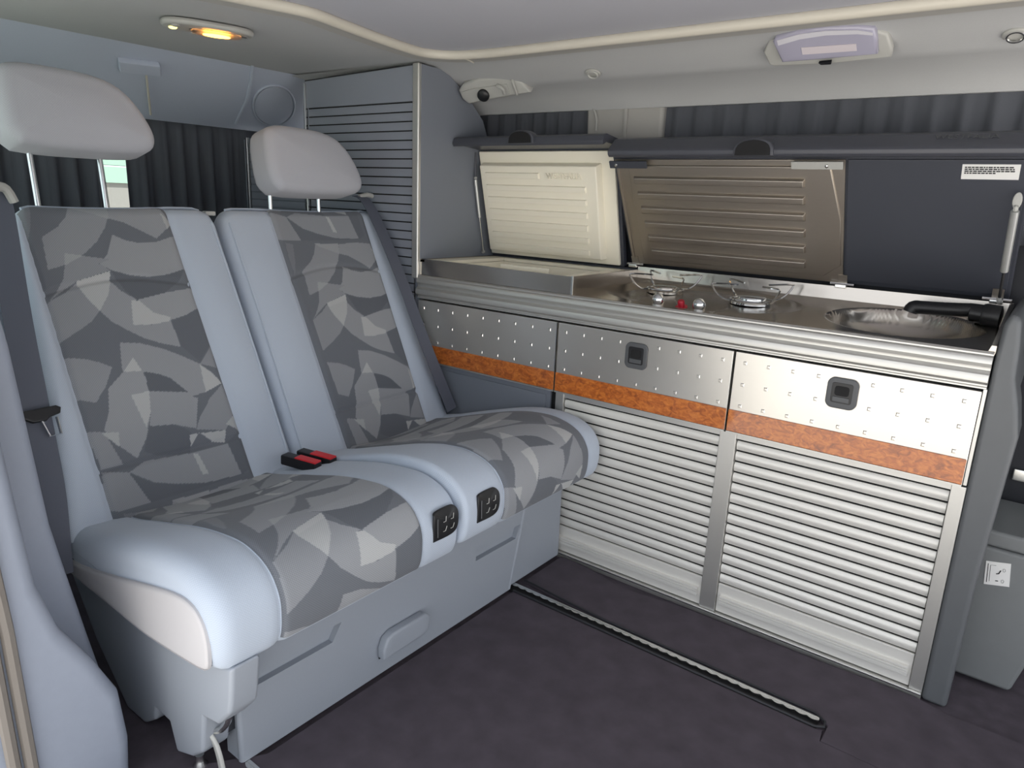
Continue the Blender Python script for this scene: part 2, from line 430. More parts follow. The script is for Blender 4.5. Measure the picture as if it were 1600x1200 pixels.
# --- near side: wall behind the sliding door opening, C pillar trim, door seals
wq = MB().box((-1.75, -1.46, 0), (-.30, -1.42, .85)); wq.box((-1.75, -1.46, 1.33), (-.30, -1.42, 1.62)); wq.box((-1.75, -1.46, .85), (-1.45, -1.42, 1.33)); wq.box((-.5, -1.46, .85), (-.30, -1.42, 1.33))
struct(wq.build('wall_right', 'bluegrey'))
struct(MB().box((-1.45, -1.445, .85), (-.5, -1.44, 1.33)).build('window_4', 'pane'))  # unseen side pane, added to let daylight onto the rear panel and headrests
pb = MB().prism([(-1.46, 0), (-1.185, 0), (-1.205, .12), (-1.225, .24), (-1.25, .40), (-1.262, .48), (-1.285, .8), (-1.31, 1.0), (-1.32, 1.36), (-1.46, 1.36)], 'X', -.48, -.22)
struct(pb.build('trim_2', 'pillar', bevel=.015, seg=3))
pa = MB().prism([(-1.44, 0), (-1.235, 0), (-1.228, .10), (-1.236, .2), (-1.27, .28), (-1.312, .36), (-1.335, .45), (-1.352, .7), (-1.38, .9), (-1.39, 1.36), (-1.44, 1.36)], 'X', -.22, -.08)
tr = struct(pa.build('trim_3', 'pillar', bevel=.022, seg=4))
for dy in (0, .022):
    MB().tube([(-.075, -1.378-dy, .0), (-.075, -1.385-dy, .4), (-.075, -1.405-dy, .8), (-.075, -1.42-dy, 1.36)], .0095, 8).build('door_seal', 'seal', tr, smooth=True)
# cab side behind the kitchen end: dark lower trim
struct(MB().box((1.04, .40, 0), (2.4, .42, 1.3)).build('trim_4', 'darkwall'))
tag(MB().box(at(1580, 750, 'Y', .39), at(1580, 750, 'Y', .39)+Vector((.04, .008, .03))).build('belt_anchor', 'bright', bevel=.003), 'small bright metal belt anchor plate in the dark cab corner', 'bracket')

# --- floor mats and rails
fm = MB()
edge = [(p.x, p.y) for p in spline([(.03, -.013, 0), (.07, -.013, 0), (.12, -.015, 0), (.19, -.03, 0), (.245, -.047, 0), (.31, -.042, 0), (.42, -.025, 0), (.58, -.022, 0), (.74, -.022, 0), (.95, -.014, 0), (.99, -.013, 0)], 44)]
poly = [(.03, -.20), (.07, -.205), (.16, -.213), (.3, -.2225), (.84, -.2225), (.86, -.245), (.86, -.3), (1.6, -.3), (1.6, -.03), (1.06, -.03)]+edge[::-1]
tag(fm.prism(poly, 'Z', .0, .010).build('floor_mat', 'mat2', bevel=.003), 'narrow dark carpet strip between the kitchen shutters and the floor rail', 'floor mat')
poly = [(.04, -.268), (.845, -.268), (.855, -.262), (.86, -.30), (1.6, -.30), (1.6, -1.38), (-.05, -1.38), (-.05, -1.16), (.04, -1.04)]
big = MB().prism(poly, 'Z', .0, .010).build('floor_mat', 'mat2', bevel=.003)
tag(big, 'large dark purplish carpet covering the floor in front of the seat', 'floor mat')
MB().tube([(.04, -.266, .011), (.3, -.266, .012), (.84, -.266, .012), (.856, -.255, .012), (.853, -.236, .011), (.83, -.222, .012), (.3, -.2225, .012), (.16, -.212, .012), (.07, -.203, .012), (.03, -.2, .011)], .003, 6).build('binding', 'binding', big, smooth=True)
def floor_rail(y0, x0, x1, label):
    t = thing('floor_rail', ((x0+x1)/2, y0, 0), label, 'floor rail', 'seat rails in the floor')
    MB().box((x0, y0-.017, .0), (x1, y0+.017, .004)).build('channel', 'void', t)
    MB().box((x0, y0+.008, .004), (x1, y0+.015, .012)).build('lip', 'bright', t, bevel=.0015)
    r = MB(); n_ = int((x1-x0)/.025); pl = []
    for i in range(n_*6+1):
        x = x0+(x1-x0)*i/(n_*6); pl.append((x, y0+.005-.005*abs(math.sin(PI*i/6))))
    r.prism([(x0, y0+.009), *pl, (x1, y0+.009)], 'Z', .007, .011)
    r.build('scalloped_edge', 'bright', t)
    return t
floor_rail(-.245, .012, .842, 'bright scalloped metal rail let into the carpet in front of the kitchen')
floor_rail(-1.085, .03, .16, 'short metal floor rail end at the near corner of the seat base')

# =================================================================== TALL CABINET
tc_ = thing('tall_cabinet', (-.9, .16, 0), 'tall slate cabinet with louvred shutter and bright corner strip behind the bench', 'cabinet')
body = MB().box((-1.17, .008, 0), (-.62, .30, 1.33)).build('carcass', 'laminate', tc_)
prof = [(.0, .80), (.0, 1.446), (.085, 1.444), (.13, 1.43), (.17, 1.408), (.24, 1.362), (.30, 1.312), (.325, 1.262), (.355, 1.1), (.385, .95), (.39, .86), (.39, .0), (.0, .0)]
MB().prism(prof, 'X', -.618, -.596).build('end_panel', 'laminate', tc_, bevel=.0015)
MB().prism([(-1.17, 1.34), (-.622, 1.34), (-.622, 1.447), (-1.17, 1.432)], 'Y', -.002, .012).build('header', 'louvre', tc_, bevel=.001)
MB().prism([(-1.17, 1.429), (-.60, 1.4445), (-.60, 1.4475), (-1.17, 1.432)], 'Y', -.004, .02).build('edge_strip', 'black', tc_)
MB().box((-.625, -.012, .79), (-.597, .006, 1.449)).build('corner_strip', 'alu', tc_, bevel=.005, seg=3)
MB().box((-1.178, -.010, .5), (-1.166, .004, 1.424)).build('corner_strip', 'bright', tc_, bevel=.003)
sh = MB().box((-1.166, .006, .45), (-.625, .010, 1.34)).build('shutter', 'void', tc_)
def slat_mesh(name, L, pitch, m, bulge, fill=.9):
    k = 7; pr = []
    for i in range(k+1):
        t = i/k; pr.append((.003-bulge*math.sin(PI*min(1, t*.94+.03))**.7, t*pitch*fill))
    pr += [(.005, pitch*fill), (.005, 0)]
    return MB().prism(pr, 'X', 0, L).mesh(name, m, smooth=True, ang=35)
sm = slat_mesh('slat', .537, .0284, 'louvre', .0018, .85)
for i in range(22): piece('slat', sm, sh, (-1.163, .0, 1.34-.0284*(i+1)))
rc = thing('rear_cabinet', (-1.37, .2, 0), 'low louvred slate locker in the rear corner beyond the tall cabinet', 'cabinet')
MB().box((-1.55, .008, 0), (-1.19, .34, 1.245)).build('carcass', 'laminate', rc)
MB().box((-1.556, -.008, .6), (-1.545, .006, 1.247)).build('corner_strip', 'bright', rc, bevel=.003)
MB().box((-1.575, .0, .6), (-1.557, .02, 1.24)).build('side_strip', 'louvre', rc)
sm2 = slat_mesh('slat', .345, .0284, 'louvre', .0018, .84)
for i in range(14): piece('slat', sm2, rc, (-1.542, .0, 1.215-.0284*(i+1)))

# =================================================================== KITCHEN
kc = thing('kitchen_cabinet', (.2, .2, 0), 'silver kitchen cabinet with studded drawer fronts and two roller shutters', 'cabinet')
ca = MB().box((-.592, .014, .0), (.998, .018, .745)); ca.box((-.592, .378, .0), (.998, .385, .745)); ca.box((-.592, .018, .0), (.998, .378, .01)); ca.box((-.592, .018, .01), (-.585, .378, .745)); ca.box((.992, .018, .01), (.998, .378, .745))
ca.build('carcass', 'void', kc)
MB().box((-.592, .004, 0), (-.055, .014, .515)).build('lower_panel', 'laminate', kc, bevel=.002)
MB().box((-.50, -.001, .06), (-.07, .005, .50)).build('lower_door', 'laminate', kc, bevel=.003)
for a, b in ((-.032, -.004), (.468, .511), (.973, 1.0)):
    MB().box((a, -.004, .018), (b, .014, .516)).build('post', 'alu', kc, bevel=.002)
MB().box((-.03, -.008, 0), (1.0, .014, .018)).build('sill', 'alu', kc, bevel=.002)
MB().box((-.03, -.012, .014), (1.0, -.006, .019)).build('sill_bead', 'bright', kc, bevel=.0015)
# counter rail: ribbed extrusion
rp = [(.01, .802), (-.004, .803), (-.008, .799), (-.008, .796), (-.013, .793), (-.016, .787), (-.016, .780), (-.012, .776), (-.010, .772), (-.010, .766),
      (-.014, .763), (-.019, .758), (-.021, .750), (-.020, .743), (-.015, .738), (-.009, .736), (-.009, .733), (-.011, .731), (-.011, .728), (-.003, .727), (.01, .727)]
MB().prism(rp, 'X', -.5955, .997).build('counter_rail', 'alu', kc, smooth=True, ang=28)
# drawer fronts
studm = MB()
studm.add([(-.0042, 0, -.0042), (.0042, 0, -.0042), (.0042, 0, .0042), (-.0042, 0, .0042), (-.0027, -.0014, -.0027), (.0027, -.0014, -.0027), (.0027, -.0014, .0027), (-.0027, -.0014, .0027)],
          [(4, 5, 6, 7), (0, 1, 5, 4), (1, 2, 6, 5), (2, 3, 7, 6), (3, 0, 4, 7)])
studm = studm.mesh('stud', 'bright'); studm.materials.append(M['alufront'])
for p_ in studm.polygons:
    if abs(p_.normal.y) > .9: p_.material_index = 1
def rrect(cx, cz, w, h, r, y, n=5, pinch=0):
    pts = []
    for (sx, sz, a0) in ((1, 1, 0), (-1, 1, PI/2), (-1, -1, PI), (1, -1, 3*PI/2)):
        for k in range(n+1):
            a = a0+PI/2*k/n
            pts.append(Vector((cx+sx*(w/2-r)+r*math.cos(a), y, cz+sz*(h/2-r)+r*math.sin(a))))
    if pinch:
        out = []
        for p in pts:
            out.append(Vector((cx+(p.x-cx)*(1-pinch*((p.z-cz)/(h/2))**2), p.y, p.z)))
        pts = out
    return pts
def drawer(x0, x1, handle, bent):
    d = MB().box((x0+.0015, -.009, .520), (x1-.0015, .010, .722)).build('drawer_front', 'alufront', kc, bevel=.0015)
    MB().box((x0+.0015, -.0125, .5225), (x1-.0015, -.0088, .577)).build('wood_strip', 'wood', d, bevel=.0012)
    MB().box((x0+.0015, -.0135, .518), (x1-.0015, -.006, .5222)).build('lower_edge', 'alu', d)
    MB().box((x1-.0028, -.0115, .522), (x1-.0012, -.008, .721)).build('side_edge', 'bright', d)
    w = x1-x0
    for r, z in enumerate((.697, .643, .589)):
        for c in range(9):
            if handle and c == 4 and r < 2: continue
            piece('stud', studm, d, (x0+.027+(w-.054)*c/8, -.009, z))
    if handle:
        cx, cz = x0+w*.495, .667
        MB().pillow(rrect(cx, cz, .068, .070, .014, -.0088, pinch=.10), (0, -.006, 0), .002).build('latch_plate', 'latch', d, smooth=True, ang=50)
        MB().pillow(rrect(cx, cz+.001, .044, .046, .005, -.0146), (0, -.0012, 0), .0005).build('latch_recess', 'black', d)
        MB().prism([(cx-.0175, cz-.019), (cx+.0175, cz-.019), (cx+.0175, cz-.008), (cx-.0175, cz-.008)], 'Y', -.0175, -.0150).build('latch_lever', 'latch', d, bevel=.001)
        MB().pillow(rrect(cx, cz+.006, .030, .022, .006, -.0156), (0, -.0012, 0), .0005).build('latch_hollow', 'void', d)
drawer(-.595, -.035, False, 0); drawer(-.033, .4825, True, 0); drawer(.4845, .992, True, 0)
MB().box((.992, -.006, .520), (.999, .012, .727)).build('edge_strip', 'alu', kc, bevel=.001)
# roller shutters
for (a, b) in ((-.004, .468), (.511, .973)):
    s = MB().box((a, .0125, .03), (b, .0138, .51)).build('roller_shutter', 'void', kc)
    MB().box((a, .0, .503), (b, .009, .516)).build('header_strip', 'alu', s)
    L = b-a; me = slat_mesh('slat', L-.003, .0284, 'aluslat', .0055, .83)
    for i in range(14): piece('slat', me, s, (a+.0015, .005, .5005-.0284*(i+1)+.0012))
    MB().box((a+.001, .002, .02), (b-.001, .010, .1015)).build('bottom_panel', 'aluslat', s, bevel=.002)
    hb = MB()
    for k in range(4): hb.box((a+.01, -.012+.002*abs(k-1.5), .047+.006*k), (b-.008, .003, .0525+.006*k))
    hb.build('pull_bar', 'aluslat', s, bevel=.001)
# moulded end cap on the right
ec = [(1.0, .0), (1.05, .0), (1.052, .3), (1.062, .55), (1.066, .64), (1.055, .70), (1.040, .755), (1.036, .82), (1.03, .872), (1.012, .885), (1.002, .86), (.999, .80)]
e_ = MB().prism(ec, 'Y', -.004, .125).build('end_cap', 'endcap', kc, bevel=.014, seg=4)
MB().prism([(1.0, .70), (1.050, .70), (1.037, .755), (1.034, .82), (1.028, .872), (1.012, .884), (1.002, .86), (.9995, .80)], 'Y', .10, .395).build('end_cap_top', 'endcap', kc, bevel=.010, seg=3)
MB().box((.999, .10, 0), (1.006, .39, .75)).build('side_panel', 'endcap', kc)
# --- cool box top
cb = thing('cool_box', (-.3, .2, .745), 'top-loading fridge compartment with cream tub and open ribbed cream lid', 'cool box')
MB().box((-.596, .0, .803), (-.003, .012, .8545)).build('front_panel', 'steel', cb, bevel=.001)
MB().box((-.003, -.002, .803), (.003, .38, .8555)).build('side_panel', 'steel', cb, bevel=.0012)
MB().box((-.004, -.003, .803), (.0035, .003, .8565)).build('corner_edge', 'bright', cb, bevel=.001)
MB().box((-.596, .0, .8455), (-.576, .38, .8545)).build('rim', 'steel', cb)
t = MB()
x0, x1, y0, y1, zt, zb = -.576, -.003, .012, .372, .8525, .755
t.box((x0, y0, .84), (x0+.06, y1, zt)); t.box((x1-.05, y0, .84), (x1, y1, zt)); t.box((x0+.06, y0, .84), (x1-.05, y0+.012, zt)); t.box((x0+.06, y1-.03, .84), (x1-.05, y1, zt))
t.build('tub_rim', 'cream', cb, bevel=.003)
t = MB()
t.add([(x0+.06, y0+.012, .84), (x1-.05, y0+.012, .84), (x1-.05, y1-.03, .84), (x0+.06, y1-.03, .84), (x0+.075, y0+.02, zb), (x1-.065, y0+.02, zb), (x1-.065, y1-.045, zb), (x0+.075, y1-.045, zb)],
      [(4, 5, 6, 7), (0, 1, 5, 4), (1, 2, 6, 5), (2, 3, 7, 6), (3, 0, 4, 7)])
t.build('tub', 'cream', cb)
MB().box((-.30, .05, .846), (-.12, .058, .862)).build('divider', 'cream', cb, bevel=.002)
MB().box((-.592, .372, .80), (.0, .385, .858)).build('hinge_strip', 'lamdark', cb)

# --- stainless worktop with hob and sink
wt = thing('hob_worktop', (.5, .2, .745), 'stainless steel worktop with gas hob, moulded sink and long open lid', 'worktop')
XA, XB, YA, YB = .003, .998, -.002, .372
def deckz(x, y):
    z = .803+max(0, y-.012)*.078
    if y < .014: z = .803
    # hob well: shallow oval basin
    q = ((x-.29)/.28)**2+((y-.19)/.165)**2
    if q < 1: z -= .010*min(1, (1-q)*2.6)
    q = ((x-.80)/.165)**2+((y-.185)/.150)**2
    if q < 1: z -= .115*(1-q)**.5*min(1, (1-q)*14)
    return z
MB().grid(lambda x, y: ((x, y, deckz(x, y)), (x, y)), lin(XA, XB, 260), lin(YA, YB, 110)).build('deck', 'steel', wt, smooth=True, ang=60)
MB().box((XA, YA-.001, .796), (XB, YA+.006, .8035)).build('front_edge', 'steel', wt, bevel=.001)
MB().hexa([(XA, .370, .80), (XB, .370, .80), (XB, .388, .80), (XA, .388, .80), (XA, .376, .866), (XB, .376, .866), (XB, .388, .866), (XA, .388, .866)]).build('upstand', 'steel', wt, bevel=.001)
MB().hexa([(.985, .0, .80), (.9985, .0, .80), (.9985, .37, .80), (.985, .37, .80), (.990, .0, .815), (.9985, .0, .815), (.9985, .37, .866), (.990, .37, .866)]).build('end_upstand', 'steel', wt)
def burner(cx, cy, R, big):
    z = deckz(cx, cy)
    b = MB().lathe((cx, cy, z-.001), (0, 0, 1), [(R*.62, 0), (R*.62, .006), (R*.55, .008), (R*.42, .008), (R*.42, .014), (R*.40, .018), (R*.2, .0195), (.002, .0195)], 32).build('burner', 'chrome' if big else 'steel', wt, smooth=True, ang=35)
    MB().tube([(cx+R*.62*math.cos(a), cy+R*.62*math.sin(a), z+.010) for a in lin(0, 2*PI, 33)[:-1]], .0022, 6, True).build('pan_ring', 'chrome', b, smooth=True)
    for k in range(4):
        a = PI*.28+k*PI/2; c, s_ = math.cos(a), math.sin(a); pt = []
        for r, h in ((.60, .010), (.85, .010), (1.10, .022), (1.30, .044), (1.26, .052), (.5, .050)):
            pt.append((cx+c*R*r, cy+s_*R*r, z+h))
        MB().tube(spline(pt, 18), .0026, 6).build('pan_support', 'chrome', b, smooth=True)
burner(.165, .245, .085, False); burner(.425, .235, .092, True)
for x, m_ in ((.232, 'chrome'), (.298, 'redknob'), (.348, 'chrome')):
    y = .072; z = deckz(x, y); r = .0165 if m_ == 'chrome' else .009
    MB().lathe((x, y, z), (0, -.35, 1), [(r*.8, 0), (r*1.0, .006), (r*1.05, .014), (r*.95, .022), (r*.65, .029), (r*.25, .032), (.001, .0325)] if m_ == 'chrome' else [(.016, 0), (.016, .003), (r, .004), (r, .018), (r*.8, .021), (.001, .0215)], 20).build('knob', m_, wt, smooth=True, ang=45)
# --- tap
tp = thing('tap', (.945, .27, .82), 'black folding kitchen tap lying over the sink', 'tap')
zt_ = .846
MB().tube(spline([(.965, .27, zt_+.004), (.93, .268, zt_+.006), (.90, .262, zt_+.004), (.86, .256, zt_+.002), (.825, .251, zt_+.001), (.808, .249, zt_-.001), (.803, .248, zt_-.012)], 20), [.0155]*4+[.016]*10+[.0165]*6, 16).build('spout', 'black', tp, smooth=True, ang=60)
MB().lathe((.985, .262, zt_-.002), (-1, .05, .03), [(.016, 0), (.025, .003), (.026, .032), (.024, .038), (.019, .039), (.019, .062), (.015, .064)], 24).build('lever_head', 'black', tp, smooth=True, ang=40)
MB().lathe((.955, .27, .8245), (0, 0, 1), [(.02, 0), (.02, .02), (.016, .026)], 20).build('pedestal', 'black', tp, smooth=True, ang=40)

# --- lids
class Lid:
    def __init__(s, B, T):
        s.B = Vector((0,)+B); d = Vector((0, T[0]-B[0], T[1]-B[1])); s.H = d.length; s.u = d.normalized(); s.n = Vector((0, -s.u.z, s.u.y))
    def p(s, x, h, n=0): return Vector((x, 0, 0))+s.B+s.u*h+s.n*n
    def box(s, mb, x0, x1, h0, h1, n0, n1, taper=0):
        t = taper
        return mb.hexa([s.p(x0, h0, n0), s.p(x1, h0, n0), s.p(x1, h1, n0), s.p(x0, h1, n0), s.p(x0+t, h0+t, n1), s.p(x1-t, h0+t, n1), s.p(x1-t, h1-t, n1), s.p(x0+t, h1-t, n1)])
    def put(s, me, x, h, n, name, parent, mat_):
        o = bpy.data.objects.new(name, me); COL.objects.link(o); o.parent = parent
        mt = Matrix(((1, s.u.x, s.n.x, 0), (0, s.u.y, s.n.y, 0), (0, s.u.z, s.n.z, 0), (0, 0, 0, 1)))
        o.matrix_local = Matrix.Translation(s.p(x, h, n)-wloc(parent)) @ mt
        me.materials.clear(); me.materials.append(M[mat_]); return o
FL = Lid((.372, .864), (.283, 1.212))
fl = FL.box(MB(), -.593, -.045, -.005, FL.H+.01, -.02, .0).build('lid', 'lamdark', cb, bevel=.003)
fl['label'] = 'open fridge lid with ribbed cream liner'
FL.box(MB(), -.588, -.055, .002, FL.H, .0, .012).build('liner', 'cream', fl, bevel=.003); li = fl
FL.box(MB(), -.575, -.10, .018, FL.H-.035, .011, .040, .006).build('raised_panel', 'cream', li, bevel=.004)
for i in range(7):
    h = .287-.0405*i
    x1 = -.32 if i == 0 else -.145
    FL.box(MB(), -.545, x1, h-.010, h+.010, .039, .0465, .0015).build('rib', 'cream', li, bevel=.0008)
FL.box(MB(), -.30, -.145, .274, .302, .039, .0405, .0005).build('lettering_plate', 'cream', li, bevel=.0008)
FL.put(text_mesh('WESTFALIA', .026, .0025), -.293, .279, .0420, 'lettering', li, 'cream')
lipz = 1.222
MB().prism([(.272, 1.215), (.165, lipz+.002), (.148, lipz-.006), (.142, lipz+.004), (.148, lipz+.020), (.165, lipz+.026), (.275, 1.234)], 'X', -.593, -.02).build('front_rail', 'lidrail', fl, bevel=.002)
def grip(parent, cx, y, z, w, h):
    arch = [Vector((cx+w/2*math.cos(a), y, z+h*math.sin(a)**.6 if math.sin(a) > 0 else z)) for a in lin(0, PI, 13)]
    MB().pillow([Vector((p.x*1.0, p.y, p.z)) for p in [Vector((cx+(p.x-cx)*1.16, p.y, z+(p.z-z)*1.16)) for p in arch]], (0, .03, 0), .003).build('grip_surround', 'lidrail', parent, smooth=True, ang=50)
    MB().pillow([p+Vector((0, -.002, .001)) for p in arch], (0, -.003, 0), .001).build('grip_recess', 'void', parent, smooth=True, ang=50)
grip(fl, -.31, .139, lipz, .085, .034)
def strut(parent, a, b, r, split):
    a, b = Vector(a), Vector(b); m_ = a.lerp(b, split)
    MB().tube([a, m_], r, 12).build('strut_tube', 'strut', parent, smooth=True, ang=50)
    MB().tube([m_, b], r*.38, 8).build('strut_rod', 'ink' if r > .008 else 'bright', parent, smooth=True, ang=50)
    MB().lathe(b-Vector((.004, 0, .004)), (1, 0, .3), [(r*.9, 0), (r*1.1, .004), (r*.8, .010)], 14).build('strut_joint', 'grey', parent, smooth=True)
    MB().lathe(a+Vector((-.004, 0, .006)), (1, 0, 0), [(r*.7, 0), (r*.9, .004), (r*.6, .009)], 14).build('strut_joint', 'grey', parent, smooth=True)
s0 = at(744, 238, 'X', -.585); s1 = at(755, 392, 'X', -.585)
strut(fl, s0+Vector((0, 0, -.09)), s1, .0055, .52)
MB().tube([s0, s0+Vector((0, 0, -.085))], .0035, 6).build('strut_arm', 'lidrail', fl, smooth=True)

HL = Lid((.395, .876), (.225, 1.183))
hl = HL.box(MB(), -.03, .985, -.004, HL.H+.03, -.022, .0).build('lid', 'lamdark', wt, bevel=.003)
hl['label'] = 'long open lid with ribbed steel heat shield and dark panel'
HL.box(MB(), -.022, .612, .001, HL.H, .0, .006).build('heat_shield', 'steeldark', hl, bevel=.0015); hs = hl
HL.box(MB(), .617, .977, .010, HL.H, .0, .005).build('dark_panel', 'lamdark', hl, bevel=.002)
# pressed field with cut corners
fld = [(.02, .020+.0), (.565, .020), (.607, .055), (.607, .19), (.58, HL.H-.015), (.02, HL.H-.015)]
fm_ = MB(); vs = [HL.p(x, h, .005) for x, h in fld]+[HL.p(x+(.3-x)*.006, h+(.17-h)*.012, .0115) for x, h in fld]
fm_.add(vs, [tuple(range(6, 12))]+[(i, (i+1) % 6, 6+(i+1) % 6, 6+i) for i in range(6)])
fm_.build('pressed_field', 'steeldark', hs, bevel=.002)
for i in range(6):
    h = .292-.0475*i
    HL.box(MB(), .035+.004*i, .520, h-.0125, h+.0125, .0105, .0215, .004).build('rib', 'steeldark', hs, bevel=.002)
HL.box(MB(), -.018, -.010, .02, HL.H-.02, .005, .011).build('edge_bead', 'steeldark', hs, bevel=.002)
# corner brackets under the rail
HL.box(MB(), -.03, .09, HL.H-.018, HL.H+.004, .02, .026).build('bracket', 'lamdark', hl, bevel=.002)
HL.box(MB(), .49, .612, HL.H-.016, HL.H+.004, .02, .026).build('bracket', 'grey', hl, bevel=.002)
for x in (-.018+.01, .575):
    MB().lathe(HL.p(x, HL.H-.007, .026), HL.n, [(.005, 0), (.004, .002), (.001, .003)], 12).build('screw', 'bright', hl)
rz = 1.186
railp = [(.232, 1.187), (.165, rz), (.148, rz-.004), (.140, rz+.002), (.138, rz+.012), (.144, rz+.020), (.175, rz+.046), (.22, rz+.054), (.25, rz+.05), (.25, rz+.03)]
MB().prism(railp, 'X', .0, .99).build('front_rail', 'lidrail', hl, bevel=.002)
grip(hl, .415, .134, rz-.002, .088, .036)
lt = text_mesh('WESTFALIA', .020, .0003)
o = bpy.data.objects.new('lettering', lt); COL.objects.link(o); o.parent = hl; lt.materials.append(M['latch'])
sl = Vector((0, .031, .026)).normalized()
o.matrix_local = Matrix.Translation(Vector((.80, .158, rz+.0345))-wloc(hl)) @ Matrix(((1.15, 0, 0, 0), (0, sl.y, -sl.z, 0), (0, sl.z, sl.y, 0), (0, 0, 0, 1)))
# warning label with fine print
HL.box(MB(), .855, .962, HL.H-.045, HL.H-.010, .005, .0056).build('warning_label', 'white', hl); lb = hl
rg = random.Random(3)
for r in range(4):
    x = .86; q = MB(); x_end = .955 if r < 3 else .92
    while x < x_end-.004:
        w_ = rg.uniform(.003, .009); HL.box(q, x, min(x+w_, x_end), HL.H-.0185-.0045*r, HL.H-.0155-.0045*r, .0055, .0058); x += w_+.0012
    q.build('print_line', 'ink', lb)
for x in (-.012, .612, .962):
    g = MB(); HL.box(g, x-.012, x+.012, .0, .028, .006, .009); g.build('hinge_leaf', 'steeldark', hl, bevel=.001)
    MB().tube([HL.p(x-.03, .002, .012), HL.p(x+.03, .002, .012)], .004, 8).build('hinge_pin', 'chrome', hl, smooth=True)
    MB().box((x-.014, .365, .862), (x+.014, .384, .872)).build('hinge_foot', 'bright', hl, bevel=.002)
a = at(1586, 330, 'X', .968); b = at(1561, 468, 'X', .968)
strut(hl, a, b, .0085, .66)
MB().pillow([a+Vector((0, 0, .0))+Vector((.009*math.cos(t), .0, .022+.018*math.sin(t))) for t in lin(0, 2*PI, 17)[:-1]], (0, .006, 0), .002).build('strut_bracket', 'grey', hl, smooth=True)

# =================================================================== CURTAINS
def curtain(name, x0, x1, ytop, ztop, zbot, folds, amp, label, axis='X', seed=1, group=None):
    rg = random.Random(seed); ph = [rg.uniform(0, 6) for _ in range(4)]
    nu = int(folds*10); us = lin(0, 1, nu); vv = lin(0, 1, 12)
    def fn(u, v):
        a = amp*(.35+.65*min(1, v*2.2))
        w = math.sin(u*folds*2*PI+ph[0]+1.3*math.sin(u*9+ph[1]))+.35*math.sin(u*folds*4.7*PI+ph[2]+v)
        pp = .12*math.sin(u*folds*7*PI+ph[3])*(1-v)**3
        zt = ztop(u) if callable(ztop) else ztop
        z = zt+(zbot-zt)*v+(.002*math.sin(u*folds*14) if v == 0 else 0)
        if axis == 'X': return (x0+(x1-x0)*u, ytop-a*(w+pp), z), (u*(x1-x0), v*.3)
        return (ytop+a*(w+pp), x0+(x1-x0)*u, z), (u*(x1-x0), v*.3)
    o = MB().grid(fn, us, vv).build(name, 'curtain', smooth=True, ang=80)
    md = o.modifiers.new('thickness', 'SOLIDIFY'); md.thickness = .0015
    return tag(o, label, 'curtain', group)
G = 'dark pleated curtains on the van windows'
c1 = curtain('curtain', .035, 1.25, .372, 1.376, 1.0, 17, .008, 'long dark pleated curtain above the hob lid', seed=4, group=G)
c2 = curtain('curtain', -.67, -.19, .372, 1.372, 1.0, 8, .008, 'short dark pleated curtain above the fridge lid', seed=7, group=G)
tie = at(925, 180, 'Y', .35)
MB().tube(spline([at(912, 160, 'Y', .350), at(926, 168, 'Y', .346), at(932, 185, 'Y', .346), at(931, 204, 'Y', .35)], 14), .004, 6).build('curtain_cord', 'grey', c2, smooth=True)
gapL = at(163, 300, 'X', -1.6).y; gapR = at(200, 290, 'X', -1.6).y
curtain('curtain', -1.19, gapL, -1.598, 1.30, .72, 9, .012, 'dark rear window curtain behind the left headrest', 'Y', 5, G)
curtain('curtain', gapR, .095, -1.598, 1.30, .72, 8, .012, 'dark rear window curtain between the two headrests', 'Y', 9, G)

# =================================================================== LAMPS AND FITTINGS OVERHEAD
rl = thing('ceiling_lamp', at(322, 37, 'Z', ZC), 'oval ceiling lamp glowing amber above the left headrest', 'lamp')
c0 = at(322, 37, 'Z', ZC); ax1 = (at(395, 50, 'Z', ZC)-at(249, 26, 'Z', ZC))*.5; ax1.z = 0
c0 = (at(395, 50, 'Z', ZC)+at(249, 26, 'Z', ZC))*.5
ax2 = Vector((-ax1.y, ax1.x, 0)).normalized()*.052
def sup(c, a1, a2, e, n=32, s=1):
    return [c+a1*s*math.copysign(abs(math.cos(t))**e, math.cos(t))+a2*s*math.copysign(abs(math.sin(t))**e, math.sin(t)) for t in lin(0, 2*PI, n+1)[:-1]]
MB().pillow(sup(c0, ax1, ax2, .75), (0, 0, -.016), .008).build('housing', 'grey', rl, smooth=True, ang=60)
cl = c0+ax1*.18+Vector((0, 0, -.0155))
MB().pillow(sup(cl, ax1*.55, ax2*.62, .8), (0, 0, -.008), .004).build('lens', M['lens'], rl, smooth=True, ang=60)
MB().pillow(sup(cl+Vector((0, 0, -.0075)), ax1*.30, ax2*.38, 1), (0, 0, -.002), .0008).build('glowing_bulb', 'amber', rl, smooth=True, ang=60)
for k, m_ in ((.012, 'yellow'), (-.02, 'grey')):
    MB().lathe(c0-ax1*.72+ax2.normalized()*k+Vector((0, 0, -.015)), (0, 0, -1), [(.010, 0), (.010, .003), (.007, .005), (.001, .0055)], 16).build('button', m_, rl, smooth=True)
for k in (-.33, .78):
    MB().box(c0+ax1*k+Vector((-.004, -.008, -.018)), c0+ax1*k+Vector((.004, .008, -.015))).build('clip', 'latch', rl, bevel=.001)
